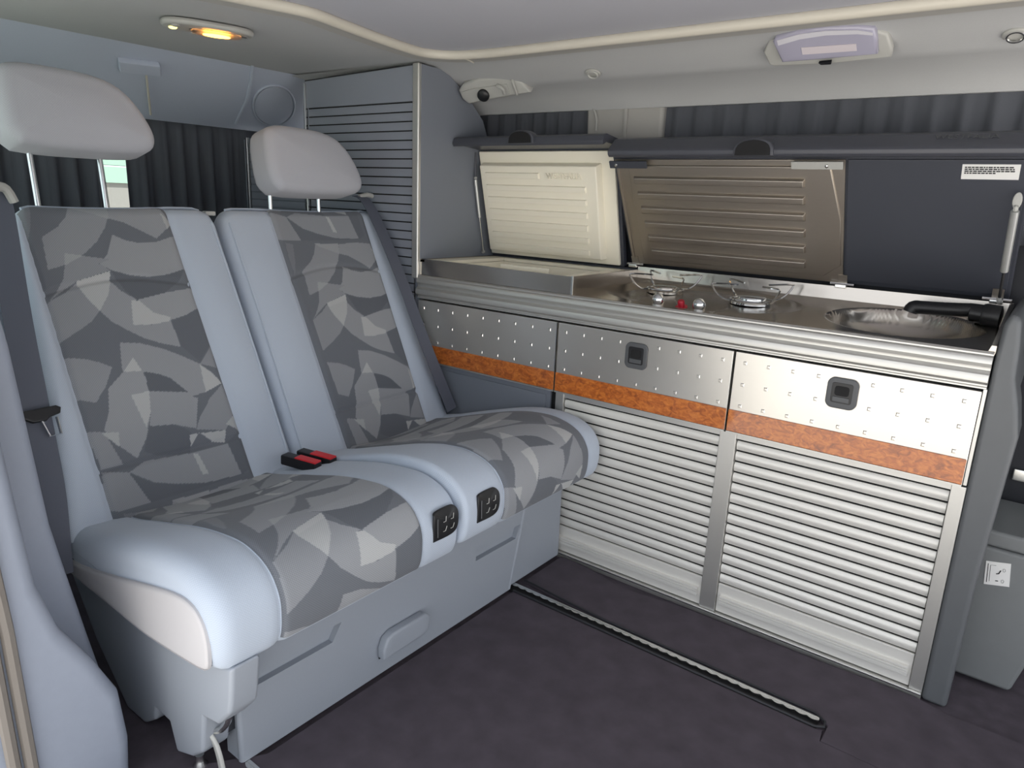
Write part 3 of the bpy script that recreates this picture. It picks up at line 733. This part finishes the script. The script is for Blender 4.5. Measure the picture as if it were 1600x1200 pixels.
# side lamp on the headliner
def hl_y(Y):
    pr = headprof(1)
    for (a, za), (b, zb_) in zip(pr, pr[1:]):
        if a <= Y <= b: return za+(zb_-za)*(Y-a)/(b-a)
    return ZC
def onliner(x, y, lift=0):
    """pixel -> point on the sloping far headliner"""
    d = ray(x, y); lo, hi = 0, 0; best = None
    for i in range(400):
        Y = .0+.335*i/399; t = (Y-CAM.y)/d.y; p = CAM+d*t; e = abs(p.z-hl_y(Y))
        if best is None or e < best[0]: best = (e, p)
    return best[1]+Vector((0, -.35, -.93))*lift
nl = Vector((0, -.38, -.92)).normalized()
sl_ = thing('side_lamp', onliner(1300, 75), 'wide side lamp with frosted violet lens on the headliner above the curtain', 'lamp')
lnn = Vector((0, -.62, -.78)).normalized(); lp0 = onliner(1300, 75)-Vector((0, 0, .004))
def lpl(x, y, d): return atp(x, y, lp0+lnn*d, lnn)
base = [lpl(x, y, .012) for x, y in ((1194, 78), (1203, 62), (1212, 57), (1300, 42), (1368, 43), (1388, 50), (1396, 74), (1394, 86), (1300, 97), (1212, 101), (1203, 98))]
MB().pillow([p-lnn*.012 for p in base], lnn*.020, .006).build('housing', 'grey', sl_, smooth=True, ang=50)
ln = [lpl(x, y, .032) for x, y in ((1207, 66), (1212, 58), (1250, 47), (1290, 42), (1340, 41), (1366, 45), (1370, 62), (1371, 85), (1300, 92), (1222, 98))]
MB().pillow([p-lnn*.024 for p in ln], lnn*.026, .007).build('lens', mat('violet_lens', srgb(166, 164, 182), .22, coat=.4), sl_, smooth=True, ang=60)
bb = [lpl(x, y, .0345) for x, y in ((1252, 74), (1338, 68), (1339, 79), (1254, 85))]
MB().hexa([*bb, *[p+lnn*.0015 for p in bb]]).build('tube_lamp', mat('tube_lamp_white', srgb(206, 198, 204), .4), sl_, bevel=.0005)
hb_ = [lpl(x, y, .0342) for x, y in ((1214, 63), (1250, 53), (1290, 48), (1340, 47), (1364, 51), (1364, 55), (1340, 53), (1290, 55), (1250, 61), (1216, 71))]
kk_ = len(hb_); hm = MB(); hm.add(hb_+[p+lnn*.001 for p in hb_], [tuple(range(kk_, 2*kk_))]+[(i, (i+1) % kk_, kk_+(i+1) % kk_, kk_+i) for i in range(kk_)])
hm.build('lens_highlight', mat('lens_highlight', srgb(205, 204, 212), .2), sl_)  # pale strip, a highlight painted along the top of the lens
sw = [lpl(x, y, .030) for x, y in ((1280, 95), (1300, 93), (1300, 97), (1284, 98))]
MB().hexa([*sw, *[p+lnn*.008 for p in sw]]).build('switch', 'black', sl_, bevel=.001)
# reading spot shell
rs = thing('reading_spot', onliner(770, 145), 'oval reading light shell with black swivel spot on the headliner by the tall cabinet', 'lamp')
rn = Vector((.15, -.75, -.62)).normalized(); rp0 = onliner(770, 140)+rn*.022
def rpl(x, y, d): return atp(x, y, rp0+rn*d, rn)
sh_ = [rpl(x, y, .022) for x, y in ((716, 142), (722, 132), (745, 124), (780, 119), (800, 121), (815, 128), (829, 145), (800, 151), (760, 158), (733, 164), (722, 156))]
MB().pillow([p-rn*.034 for p in sh_], rn*.034, .009).build('shell', 'grey', rs, smooth=True, ang=50)
inner = [rpl(x, y, .0225) for x, y in ((722, 143), (740, 138), (792, 131), (797, 146), (760, 154), (735, 160))]
kk_ = len(inner); im_ = MB(); im_.add(inner+[p+rn*.003 for p in inner], [tuple(range(kk_, 2*kk_))]+[(i, (i+1) % kk_, kk_+(i+1) % kk_, kk_+i) for i in range(kk_)])
im_.build('face_plate', 'grey', rs, bevel=.001)
MB().lathe(rpl(756, 148, .026), rn+Vector((.2, -.2, 0)), [(.019, -.004), (.020, .008), (.017, .012), (.002, .013)], 22).build('swivel_spot', 'black', rs, smooth=True, ang=50)
MB().tube(spline([rpl(777, 134, .028), rpl(785, 138, .034), rpl(788, 146, .028)], 8), .006, 8).build('knob', 'grey', rs, smooth=True)
MB().tube([rpl(800, 124, .024), rpl(804, 136, .028), rpl(808, 148, .024)], .004, 8).build('divider_ridge', 'grey', rs, smooth=True)
for px, lab in (((927, 113), 'small round hook eye on the headliner above the fridge lid'), ((1588, 52), 'small chrome hook eye on the headliner at the right edge')):
    p = onliner(*px); t = thing('hook_eye', p, lab, 'hook', 'headliner hook eyes')
    a1 = Vector((.024, 0, 0)); a2 = Vector((0, .018, -.0075))
    MB().pillow(sup(p, a1, a2, 1, 20), nl*.006, .002).build('base', 'grey', t, smooth=True)
    q = p+nl*.008
    MB().tube([q+a1*.62*math.cos(s)+a2*.62*math.sin(s)+nl*.003*math.sin(s) for s in lin(0, 2*PI, 21)[:-1]], .003, 6, True).build('ring', 'bright' if px[0] > 1000 else 'grey', t, smooth=True)

# =================================================================== BENCH SEAT
# printed cloth: overlapping curved patches, read off the near backrest and laid out in cloth metres (u across, v up)
import numpy as np
PATCH7 = [
 (.3, (80,205),(150,215),(150,330),(135,420),(100,330)),
 (.50, (350,215),(545,222),(548,260),(530,330),(490,400),(430,460),(325,522),(240,550),(210,385),(290,330),(330,280)),
 (.58, (345,215),(545,222),(548,290),(470,262),(380,235)),
 (.52, (548,225),(700,225),(800,240),(858,320),(785,390),(700,345),(620,305),(545,285)),
 (.72, (800,265),(860,310),(835,345)),
 (.55, (565,365),(630,395),(700,410),(790,405),(870,380),(925,545),(840,570),(750,578),(650,568),(560,545),(497,510),(540,470)),
 (.48, (325,462),(555,490),(500,512),(556,545),(390,600),(330,640),(240,712),(290,650),(318,590),(325,530)),
 (.62, (325,462),(420,472),(325,525)),
 (.46, (240,712),(330,660),(385,610),(440,690),(502,752),(460,805),(400,850),(300,915),(265,810)),
 (.02, (560,548),(650,570),(750,580),(850,570),(920,545),(900,600),(830,660),(760,690),(690,695),(630,650)),
 (.53, (502,752),(545,670),(556,600),(610,650),(690,695),(660,700),(670,820),(760,822),(855,800),(905,935),(800,915),(720,890),(640,850),(560,805)),
 (.74, (385,602),(555,548),(557,600),(545,670),(502,752),(440,690),(400,640)),
 (.82, (385,602),(555,548),(557,585),(400,628)),
 (.56, (690,695),(830,660),(960,640),(985,700),(990,740),(930,775),(850,800),(855,785),(770,760),(700,700)),
 (.80, (660,697),(700,700),(770,760),(855,785),(848,805),(750,822),(668,822)),
 (.08, (860,805),(930,775),(995,740),(1050,920),(1000,1010),(910,935)),
 (.53, (600,912),(700,915),(820,945),(910,980),(1000,1020),(1060,1065),(1110,1115),(1030,1160),(930,1190),(830,1110),(710,1060),(612,1060),(604,990)),
 (.78, (1000,1025),(1060,1065),(1110,1115),(1030,1160),(1015,1100)),
 (.45, (1055,925),(1085,1040),(1000,1020)),
]
PATCH1 = [
 (.50, (320,30),(420,35),(490,50),(560,75),(530,170),(480,255),(390,240)),
 (.55, (615,100),(710,95),(740,150),(755,230),(755,300),(735,430),(690,530),(600,470),(520,390),(545,300),(540,185)),
 (.80, (665,28),(710,95),(615,100)),
 (.02, (720,100),(790,110),(850,130),(940,200),(850,195),(745,195)),
 (.53, (745,195),(900,200),(990,230),(985,380),(870,360),(750,370),(755,300)),
 (.78, (655,215),(745,195),(755,300),(735,375)),
 (.48, (1110,160),(1170,300),(1130,390),(985,385),(1000,330),(1050,230)),
 (.68, (1130,360),(1170,310),(1195,390)),
 (.05, (750,370),(870,360),(930,380),(960,400),(960,500),(800,515),(725,495)),
 (.74, (950,410),(1130,390),(1130,450),(1065,445),(1000,400),(960,470)),
 (.50, (730,540),(970,500),(1140,455),(1210,610),(1040,650),(900,655),(780,650),(650,600)),
 (.76, (970,505),(995,505),(1050,605),(1020,610)),
 (.48, (440,400),(520,400),(620,560),(510,590),(440,420)),
 (.72, (505,405),(595,400),(600,475)),
 (.48, (510,600),(650,600),(760,750),(600,800),(540,790)),
 (.08, (650,605),(760,650),(900,660),(1040,650),(1250,600),(760,750)),
 (.08, (1140,450),(1195,390),(1250,580),(1210,610)),
]
_b0 = Vector((-.41, 0, .38)); _bt = Vector((-.375, 0, .63)).normalized(); _bn = Vector((_bt.z, 0, -_bt.x))
def _cloth(x, y):
    p = atp(x, y, _b0, _bn); return (p.y+1.085, (p-_b0).dot(_bt))
POLYS = []
for lst, y_off in ((PATCH7, 250), (PATCH1, 550)):
    for lv, *pts in lst:
        POLYS.append((lv, np.array([_cloth(x/3.2, y_off+y/3.2) for x, y in pts])))
PW, PH = .36, .735
def tones(u, v):
    u = np.mod(np.asarray(u)+.01, PW)-.01; v = np.mod(np.asarray(v), PH); out = np.full(u.shape, .16)
    for lv, P_ in POLYS:
        ins_ = np.zeros(u.shape, bool); m_ = len(P_)
        for i in range(m_):
            x1, y1 = P_[i]; x2, y2 = P_[(i+1) % m_]
            if abs(y2-y1) < 1e-9: continue
            c_ = ((y1 > v) != (y2 > v)) & (u < (x2-x1)*(v-y1)/(y2-y1)+x1); ins_ ^= c_
        out[ins_] = lv
    return out
def set_tone(o, uvs):
    a_ = o.data.attributes.new('tone', 'FLOAT', 'POINT'); uv_ = np.array(uvs)
    a_.data.foreach_set('value', tones(uv_[:, 0], uv_[:, 1]).astype(np.float32))
bs = thing('bench_seat', (-.2, -.6, 0), 'two-place grey bench seat with patterned inserts and headrests', 'bench seat')
# side profile of a cushion (X,Z), top from rear to front lip then underside
PROF = [(-.46, .335), (-.44, .366), (-.36, .384), (-.24, .416), (-.11, .446), (.0, .458), (.06, .452), (.105, .430), (.130, .392), (.134, .350), (.128, .312), (.110, .290), (.06, .282), (-.1, .278), (-.3, .272), (-.44, .29)]
def closed_spline(P, n):
    m = len(P); out = []
    for k in range(n):
        t = k/n*m; i = int(t); f = t-i; p0, p1, p2, p3 = [Vector((P[(i+j) % m][0], 0, P[(i+j) % m][1])) for j in (-1, 0, 1, 2)]
        out.append(.5*((2*p1)+(p2-p0)*f+(2*p0-5*p1+4*p2-p3)*f*f+(3*p1-p0-3*p2+p3)*f**3))
    return out
NP = 480
PS = closed_spline(PROF, NP)
NS = []
for i in range(NP):
    t = (PS[(i+1) % NP]-PS[i-1]).normalized(); NS.append(Vector((-t.z, 0, t.x)))   # outward (top is up)
ARC = [0]
for i in range(1, NP): ARC.append(ARC[-1]+(PS[i]-PS[i-1]).length)
def cushion_pt(i, y, y0, y1, r0, r1, seams, lift=0, dz=0, sx=1, base=False):
    d = 0
    if base and seams[0]+.004 < y < seams[1]-.004 and 18*NP//480 < i < 304*NP//480: d -= .009
    for e, r, s in ((y0, r0, 1), (y1, r1, -1)):
        q = (y-e)*s
        if q < r: d -= r-math.sqrt(max(0, r*r-(r-q)**2))
    for s in seams: d -= .005*math.exp(-((y-s)/.008)**2)
    wd = y1-y0; mid = ((y-y0)/wd-.5)*2
    n_ = NS[i]; p = PS[i]
    # slightly dished centre on top
    topw = max(0, n_.z)
    d -= .020*topw*math.exp(-(mid/.6)**2)*max(.15, min(1, (.05-p.x)/.25))
    return Vector((p.x*sx if p.x > 0 else p.x, y, p.z+dz*max(0, min(1, (p.x+.45)/.4))))+n_*(d+lift)
def cushion(y0, y1, r0, r1, ia, ib, vo, dz=0, side=None, sx=1):
    ys = [y0+(r0)*(1-math.cos(PI/2*k/6)) for k in range(6)]+lin(y0+r0, y1-r1, 44)+[y1-r1+r1*math.sin(PI/2*k/6) for k in range(1, 7)]
    ys = sorted(set(ys+[ia-.008, ia, ia+.008, ib-.008, ib, ib+.008]))
    c = MB(); idx = list(range(0, NP, 5))+[0]
    c.grid(lambda i, y: (cushion_pt(idx[int(i)], y, y0, y1, r0, r1, (ia, ib), 0, dz, sx, True), (y, ARC[idx[int(i)]] if i < 96 else ARC[-1]+.01)), list(range(97)), ys)
    k = len(ys)
    c.f.append(tuple(range(96)))
    if side is None: c.f.append(tuple((k-1)*97+i for i in range(96))[::-1])
    else: c.f.append(tuple((k-1)*97+i for i in range(96))[::-1])
    co = c.build('seat_cushion', 'cloth', bs, smooth=True, ang=60)
    ins = MB(); yi = lin(ia, ib, 150); ii = list(range(15, 308)); tv = []
    def fi(i, y):
        e = min(y-ia, ib-y); lf = .0035*min(1, e/.006)-.0005
        tv.append((y-ia, vo-ARC[int(i)]))
        return cushion_pt(int(i), y, y0, y1, r0, r1, (ia, ib), lf, dz, sx), (y-ia, ARC[int(i)])
    set_tone(ins.grid(fi, ii, yi).build('patterned_insert', 'pattern', co, smooth=True, ang=70), tv)
    for e in (ia, ib):
        MB().tube([cushion_pt(i, e, y0, y1, r0, r1, (ia, ib), .001, dz, sx) for i in range(15, 308, 4)], .0013, 5).build('seam', 'latch' if False else 'cloth', co, smooth=True)
    return co
cL = cushion(-1.172, -.606, .035, .012, -1.055, -.715, .34)
cR = cushion(-.602, -.018, .012, .032, -.465, -.095, .10, dz=.02, sx=1.12)
# near side panel of the left cushion
up_ = [(333, 1036), (331, 1005), (322, 970), (305, 942), (280, 925), (240, 912), (190, 899), (140, 884), (100, 868)]
lo_ = [(108, 884), (140, 912), (180, 944), (230, 985), (280, 1018), (325, 1044)]
sp = [at(x, y, 'Y', -1.168) for x, y in up_+lo_]
MB().pillow(spline(sp+sp[:1], 49)[:-1], (0, -.010, 0), .008).build('side_panel', 'sidevinyl', cL, smooth=True, ang=60)
# switch panels on the cushion fronts
for k, (cen_y, co, sx, off) in enumerate(((-.652, cL, 1, 0), (-.529, cR, 1.12, .012))):
    xx = .1335*sx+.001; zc = .384+off*.5
    w_, h_ = .036, .033
    ou = [(-w_, -h_), (w_*.55, -h_), (w_, -h_*.5), (w_*1.05, h_*.45), (w_*.85, h_*.9), (w_*.4, h_), (-w_*.75, h_*.95), (-w_, h_*.6)]
    def P(u, v, d=0): return Vector((xx-.010*max(0, v/h_)**2-.004*max(0, -v/h_)**2+d, cen_y+u, zc+v))
    pl = spline([(P(u, v).x, P(u, v).y, P(u, v).z) for u, v in ou+ou[:1]], 33)[:-1]
    sp_ = MB().pillow(pl, (.006, 0, 0), .002).build('switch_panel', 'black', co, smooth=True, ang=50)
    MB().tube([P(-.026, -.024, .0062), P(-.026, .018, .0062)], .0013, 6).build('panel_ridge', 'latch', co, smooth=True)
    for u in (-.006, .017):
        for v in (-.012, .010):
            MB().tube([P(u-.005, v-.003, .0064), P(u+.002, v-.003, .0064), P(u+.005, v+.007, .0064)], .0008, 5).build('switch_mark', 'grey', co, smooth=True)
# --- backrests: face plane from the crease upwards
b0 = Vector((-.41, 0, .38)); bt = Vector((-.375, 0, .63)).normalized(); bn = Vector((bt.z, 0, -bt.x))   # bn: towards the sitter
HB = .735
def back_pt(y, s, n): return b0+bt*s+bn*n+Vector((0, y, 0))
def tdrop(e):
    r = .055
    return r-math.sqrt(max(0, r*r-(r-e)**2)) if e < r else 0
def backrest(yo, yi, ia, ib, vo, flip):
    """yo(s), yi(s): outer/inner edges; ia(s), ib(s): insert edges (all Y)"""
    S = lin(-.03, HB, 40); T = lin(0, 1, 150)
    def face(t, s, lift=0, base=True):
        a, b = min(yo(s), yi(s)), max(yo(s), yi(s)); y = a+(b-a)*t
        e = min(y-a, b-y); r = .03; d = 0; s_ = s-tdrop(e)*max(0, s/HB)**4
        if e < r: d -= r-math.sqrt(max(0, r*r-(r-e)**2))
        et = HB-s; r2 = .04
        if et < r2: d -= r2-math.sqrt(max(0, r2*r2-(r2-et)**2))
        i0, i1 = ia(s), ib(s)
        for q in (i0, i1): d -= .005*math.exp(-((y-q)/.008)**2)
        if i0 < y < i1:
            m_ = (y-i0)/(i1-i0)
            if base and s < HB-.02: d -= .014*min(1, max(0, (min(y-i0, i1-y)-.002)/.012))
            d -= .010*math.sin(PI*m_)**.7
            sag = .505+.03*math.sin(PI*m_)      # arched upper seam, straight lower seam
            d -= .006*math.exp(-((s-sag)/.007)**2)+.005*math.exp(-((s-.095)/.006)**2)
            d += .008*math.sin(PI*m_)*math.exp(-((s-.3)/.16)**2)
        else:
            bol = (i0-y)/(i0-a) if y <= i0 else (y-i1)/(b-i1)
            d += .012*math.sin(PI*min(1, bol))*max(0, math.sin(PI*min(1, max(0, s/HB))))
        return back_pt(y, s_, d+lift), (y, s)
    c = MB(); c.grid(face, T, S); nu = len(T)
    # back shell
    def rear(t, s):
        a, b = min(yo(s), yi(s)), max(yo(s), yi(s)); y = a+(b-a)*t
        e = min(t, 1-t); return back_pt(y, min(s, HB-.02)-tdrop(min(y-a, b-y))*max(0, s/HB)**4, -.115+(.03 if e < .02 else 0)), (y, s)
    k = len(c.v); c.grid(rear, T, S); nv = len(S)
    c.f += [(i, i+1, k+i+1, k+i) for i in range(nu-1)]
    t0 = (nv-1)*nu; c.f += [(t0+i, t0+i+1, k+t0+i+1, k+t0+i) for i in range(nu-1)]
    for e in (0, nu-1): c.f += [(j*nu+e, (j+1)*nu+e, k+(j+1)*nu+e, k+j*nu+e) for j in range(nv-1)]
    bo = c.build('backrest', 'cloth', bs, smooth=True, ang=60)
    SI = [s for s in lin(-.02, HB-.012, 330)]; tv = []
    def fi(t, s):
        y = ia(s)+(ib(s)-ia(s))*t; a, b = min(yo(s), yi(s)), max(yo(s), yi(s))
        e = min(t, 1-t)*(ib(s)-ia(s)); p, _ = face((y-a)/(b-a), s, .0035*min(1, e/.006)-.0005, False)
        tv.append((y+vo[0], s+vo[1])); return p, (y, s)
    set_tone(MB().grid(fi, lin(0, 1, 150), SI).build('patterned_insert', 'pattern', bo, smooth=True, ang=70), tv)
    pip = [back_pt(yi(s)+(-.018 if flip else .018)*1.0, s, .0) for s in lin(0, HB-.03, 24)]
    a_in = []
    for s in lin(.0, HB-.05, 26):
        a, b = min(yo(s), yi(s)), max(yo(s), yi(s)); y = yi(s)+(.02 if yi(s) < yo(s) else -.02); a_in.append(face((y-a)/(b-a), s, .001)[0])
    MB().tube(a_in, .0035, 6).build('piping', 'cloth', bo, smooth=True)
    top = [face(t, HB-.002, .0)[0] for t in lin(.06, .94, 24)]
    MB().tube(top, .004, 6).build('top_piping', 'cloth', bo, smooth=True)
    return bo
lp = lambda a, b: (lambda s: a+(b-a)*max(0, min(1, s/HB)))
_l = [_cloth(*q) for q in ((120, 437), (173, 422), (156, 484))]; _r = [_cloth(*q) for q in ((510, 471), (543, 458), (535, 511))]
SHIFT = (1.085+sum(a[0]-b[0] for a, b in zip(_l, _r))/3, sum(a[1]-b[1] for a, b in zip(_l, _r))/3)
bL = backrest(lp(-1.178, -1.082), lp(-.632, -.606), lp(-1.09, -1.068), lp(-.758, -.738), (1.085, 0), False)
bR = backrest(lp(-.045, -.012), lp(-.628, -.592), lp(-.469, -.434), lp(-.152, -.085), SHIFT, True)
# small release tab between the backs
MB().box(back_pt(-.615, HB-.01, -.05), back_pt(-.615, HB-.01, -.05)+Vector((.02, .03, .012))).build('release_tab', 'grey', bs, bevel=.003)
# --- headrests
def headrest(yc, zc, xc, w, h, posts, lean=.25):
    ou = []
    H = h/2; Wd = w/2
    ctrl = [(-Wd*.84, -H*.97), (-Wd*.5, -H*1.03), (0, -H*1.04), (Wd*.5, -H*1.03), (Wd*.84, -H*.96), (Wd*.98, -H*.72), (Wd*.97, -.3*H), (Wd*.80, .35*H), (Wd*.55, .80*H), (Wd*.2, H*1.0), (-Wd*.3, H*1.06), (-Wd*.72, 1.04*H), (-Wd*.93, .85*H), (-Wd, .3*H), (-Wd, -H*.6)]
    tilt = Vector((-lean, 0, 1)).normalized(); nn = Vector((tilt.z, 0, -tilt.x))
    pts = [Vector((xc, yc, zc))+Vector((0, u, 0))+tilt*v for u, v in ctrl]
    lo = spline(pts+pts[:1], 49)[:-1]
    hd = MB().pillow([p-nn*.055 for p in lo], nn*.115, .030, 7, bulge=.010).build('headrest', 'headcloth', bs, smooth=True, ang=70)
    # seam ring near the front face
    cq = sum(lo, Vector())/len(lo)
    MB().tube([cq+(p-cq)*.955+nn*.036 for p in lo], .0016, 5, True).build('seam', 'headcloth', hd, smooth=True)
    MB().pillow([cq+(p-cq)*.80-nn*.088+tilt*.012 for p in lo], nn*.06, .025, 5).build('rear_shell', 'headcloth', hd, smooth=True, ang=70)
    for y in posts:
        zt = zc-H*.6
        MB().tube([Vector((xc, y, zt))-nn*.01, back_pt(y, HB-.03, -.055)], .0065, 10).build('post', 'chrome', hd, smooth=True)
headrest(-.912, 1.203, -.83, .325, .175, (-1.012, -.862))
headrest(-.272, 1.131, -.81, .335, .185, (-.402, -.228))
# --- base
pan = MB(); yR = lambda z: -.272+.067*(z-.012)/.288
def pband(ya, yb, za, zb): pan.prism([(ya, za), (yb if yb is not None else yR(za), za), (yb if yb is not None else yR(zb), zb), (ya, zb)], 'X', .012, .03)
Z1, Z2 = .160, .196
pband(-1.079, None, .012, Z1); pband(-1.079, -1.058, Z1, Z2); pband(-.848, -.42, Z1, Z2); pband(-.235, None, Z1, Z2); pband(-1.079, None, Z2, .30)
pan.prism([(-1.085, .012), (-.272, .012), (-.205, .30), (-1.085, .30)], 'X', -.02, .0155)
for q0, q1 in ((-.848, -.872), (-.235, -.252)): pan.prism([(q0, Z1), (q0, Z2), (q1, Z1)], 'X', .012, .0299)
fp = pan.build('front_panel', 'seatbase', bs)
MB().tube([(.022, -1.079, z) for z in (.012, .15, .30)], .0082, 12).build('panel_edge', 'seatbase', fp, smooth=True)
MB().prism([(-.270, .012), (-.016, .012), (-.018, .33), (-.202, .33)], 'X', -.02, .022).build('front_panel', 'seatbase', bs, bevel=.006, seg=3)
MB().box((-.5, -1.06, .012), (-.018, -.01, .27)).build('pan', 'seatbase', bs)
MB().tube([(.026, -.272, .014), (.028, -.245, .12), (.028, -.214, .25), (.027, -.204, .30)], .006, 10).build('panel_edge', 'seatbase', fp, smooth=True)
# flap handle
fo = [Vector((.030, y, z)) for y, z in ((-.752, .062), (-.63, .062), (-.612, .070), (-.609, .105), (-.622, .116), (-.725, .116), (-.742, .108), (-.753, .085))]
MB().pillow(fo, (.024, 0, 0), .006).build('flap_handle', 'seatbase', fp, smooth=True, ang=50)
MB().box((.029, -.748, .052), (.0318, -.63, .062)).build('flap_gap', 'void', fp, bevel=.001)
# near side cover with its feet
YS = -1.150
scp = [(105, 880), (200, 935), (338, 1040), (362, 1046), (360, 1100), (358, 1118), (340, 1134), (318, 1122), (316, 1178), (300, 1184), (276, 1176), (264, 1128), (243, 1108), (242, 1126), (226, 1131), (200, 1118), (150, 1000)]
scp = [at(x, y, 'Y', YS) for x, y in scp]
MB().prism([(p.x, max(p.z, .004)) for p in scp], 'Y', YS, YS+.055).build('side_cover', 'seatbase', bs, bevel=.008, seg=3)
MB().prism([(-.42, .05), (.012, .08), (.012, .27), (-.42, .29)], 'Y', YS+.05, YS+.085).build('side_frame', 'darkwall', bs)
hk = [at(x, y, 'Y', -1.125) for x, y in ((357, 1100), (357, 1125), (345, 1140), (332, 1142))]
MB().tube(spline(hk, 12), .006, 8).build('release_hook', 'bright', bs, smooth=True)
st = [at(x, y, 'Y', -1.13) for x, y in ((328, 1146), (338, 1165), (347, 1200), (349, 1230))]
MB().ribbon(spline(st, 10), (1, -.2, 0), .022, .008).build('release_strap', 'grey', bs, bevel=.003)
q = at(312, 1180, 'Y', -1.135); MB().lathe((q.x, q.y, .002), (0, 0, 1), [(.014, 0), (.014, .008), (.008, .016), (.008, .03)], 14).build('foot_screw', 'bright', bs, smooth=True, ang=40)

# --- seat belts
def backplane(x, y, lift): return atp(x, y, b0+bn*lift, bn)
t = thing('seat_belt', backplane(85, 820, .02), 'dark seat belt with metal tongue hanging at the near side of the bench', 'seat belt')
ctr = [backplane(-6, 300, .03), backplane(4, 350, .03), backplane(28, 500, .032), backplane(55, 640, .03), backplane(78, 760, .026), backplane(86, 835, .016), backplane(92, 900, -.01)]
pth = spline(ctr, 22)
MB().ribbon(pth, (0, 1, 0), .052, .002).build('webbing', 'webbing', t)
tg = backplane(58, 652, .036)
po = [tg+Vector((0, u, 0))+bt*v for u, v in ((-.042, .008), (-.036, .014), (.036, .016), (.044, .010), (.040, -.001), (.02, -.006), (.012, -.012), (-.012, -.012), (-.022, -.004), (-.038, -.002))]
MB().pillow(po, bn*.010, .003).build('tongue_grip', 'black', t, smooth=True, ang=50)
lo = [tg+bn*.005+Vector((0, u, 0))+bt*v for u, v in ((.004, -.008), (.010, -.044), (.030, -.044), (.032, -.008))]
MB().tube(lo, .003, 8).build('tongue_plate', 'chrome', t, smooth=True)
g_ = spline([backplane(-20, 300, .05), backplane(-4, 292, .05), backplane(10, 296, .045), backplane(22, 316, .03)], 10)
MB().tube(g_, .010, 8).build('belt_guide', 'grey', t, smooth=True)
t = thing('seat_belt', backplane(705, 640, .02), 'dark seat belt running down the far side of the bench beside the kitchen', 'seat belt')
ctr = [backplane(556, 306, -.02), backplane(572, 314, .006), backplane(596, 360, .03), backplane(625, 430, .045), backplane(662, 530, .045), backplane(690, 600, .035), backplane(706, 640, .024)]
MB().ribbon(spline(ctr, 22), (0, 1, 0), .046, .002).build('webbing', 'webbing', t)
g_ = backplane(574, 308, -.01); MB().tube([g_+Vector((0, -.035, .0)), g_+Vector((0, .0, .008)), g_+Vector((0, .022, .004))], .008, 8).build('belt_guide', 'grey', t, smooth=True)
for k, (px, py, lab) in enumerate(((482, 722, 'black seat belt buckle with red button, the nearer of two between the seats'), (506, 715, 'black seat belt buckle with red button, the farther of two between the seats'))):
    p = at(px, py, 'Z', .412)
    u = Vector((1, .25, -.05)).normalized(); w_ = Vector((-.25, 1, .0)); w_ = (w_-u*w_.dot(u)).normalized(); n_ = u.cross(w_)
    n_ = n_ if n_.z > 0 else -n_
    t = thing('belt_buckle', p-u*.05, lab, 'buckle', 'buckles between the seats')
    def hx(a, b, c, d, e, f): return [p+u*i+w_*j+n_*k_ for k_ in (e, f) for i, j in ((a, c), (b, c), (b, d), (a, d))]
    MB().hexa(hx(-.075, .030, -.0145, .0145, -.02, .006)).build('housing', 'black', t, bevel=.004)
    MB().hexa(hx(-.034, .0298, -.0125, .0125, .004, .0085)).build('button', 'red', t, bevel=.002)

# =================================================================== BOX BESIDE THE KITCHEN
bx = thing('storage_box', (1.12, .28, 0), 'grey plastic box with lid standing beside the kitchen end', 'box')
def fr(z, g): return [(1.040-g, .145-g, z), (1.155+z*.22+g, .145-g, z), (1.155+z*.22+g, .385, z), (1.040-g, .385, z)]
MB().hexa(fr(.011, 0)+fr(.345, .0)).build('body', 'box', bx, bevel=.010, seg=3)
MB().hexa(fr(.347, .003)+fr(.385, .003)).build('lid', 'box', bx, bevel=.008, seg=3)
L0 = [at(x, y, 'Y', .1445) for x, y in ((1537, 912), (1577, 917), (1580, 881), (1541, 876))]
lbx = MB().hexa(L0+[p+Vector((0, -.001, 0)) for p in L0]).build('instruction_label', 'white', bx)
def lbp(u, v): return L0[0].lerp(L0[1], u).lerp(L0[3].lerp(L0[2], u), v)+Vector((0, -.0014, 0))
MB().tube([lbp(.1, .1), lbp(.1, .9)], .0007, 4).build('label_line', 'ink', lbx)
MB().tube([lbp(.2, .15), lbp(.2, .85), lbp(.42, .86)], .0004, 4).build('label_line', 'ink', lbx)
MB().tube([lbp(.45, .5), lbp(.55, .52), lbp(.62, .66)], .0012, 5).build('label_arrow', 'ink', lbx)
MB().tube([lbp(.44, .2), lbp(.55, .2)], .0011, 5).build('label_arrow', 'ink', lbx)
for u, v in ((.75, .68), (.72, .2)):
    MB().tube([lbp(u+.05*math.cos(a), v+.07*math.sin(a)) for a in lin(0, 2*PI, 13)[:-1]], .0003, 4, True).build('label_ring', 'ink', lbx)

# =================================================================== OUTSIDE THE REAR WINDOW
ho = thing('house', (-8, 1.5, -.45), 'pale green house wall glimpsed through the rear window gap', 'building')
MB().box((-8.2, -6, -.45), (-8, 9, 1.05)).build('lower_wall', 'brickh', ho)
for i in range(12): MB().box((-8.2, -6, 1.05+.2*i), (-7.97+.0*i, 9, 1.23+.2*i)).build('siding_board', 'house', ho)
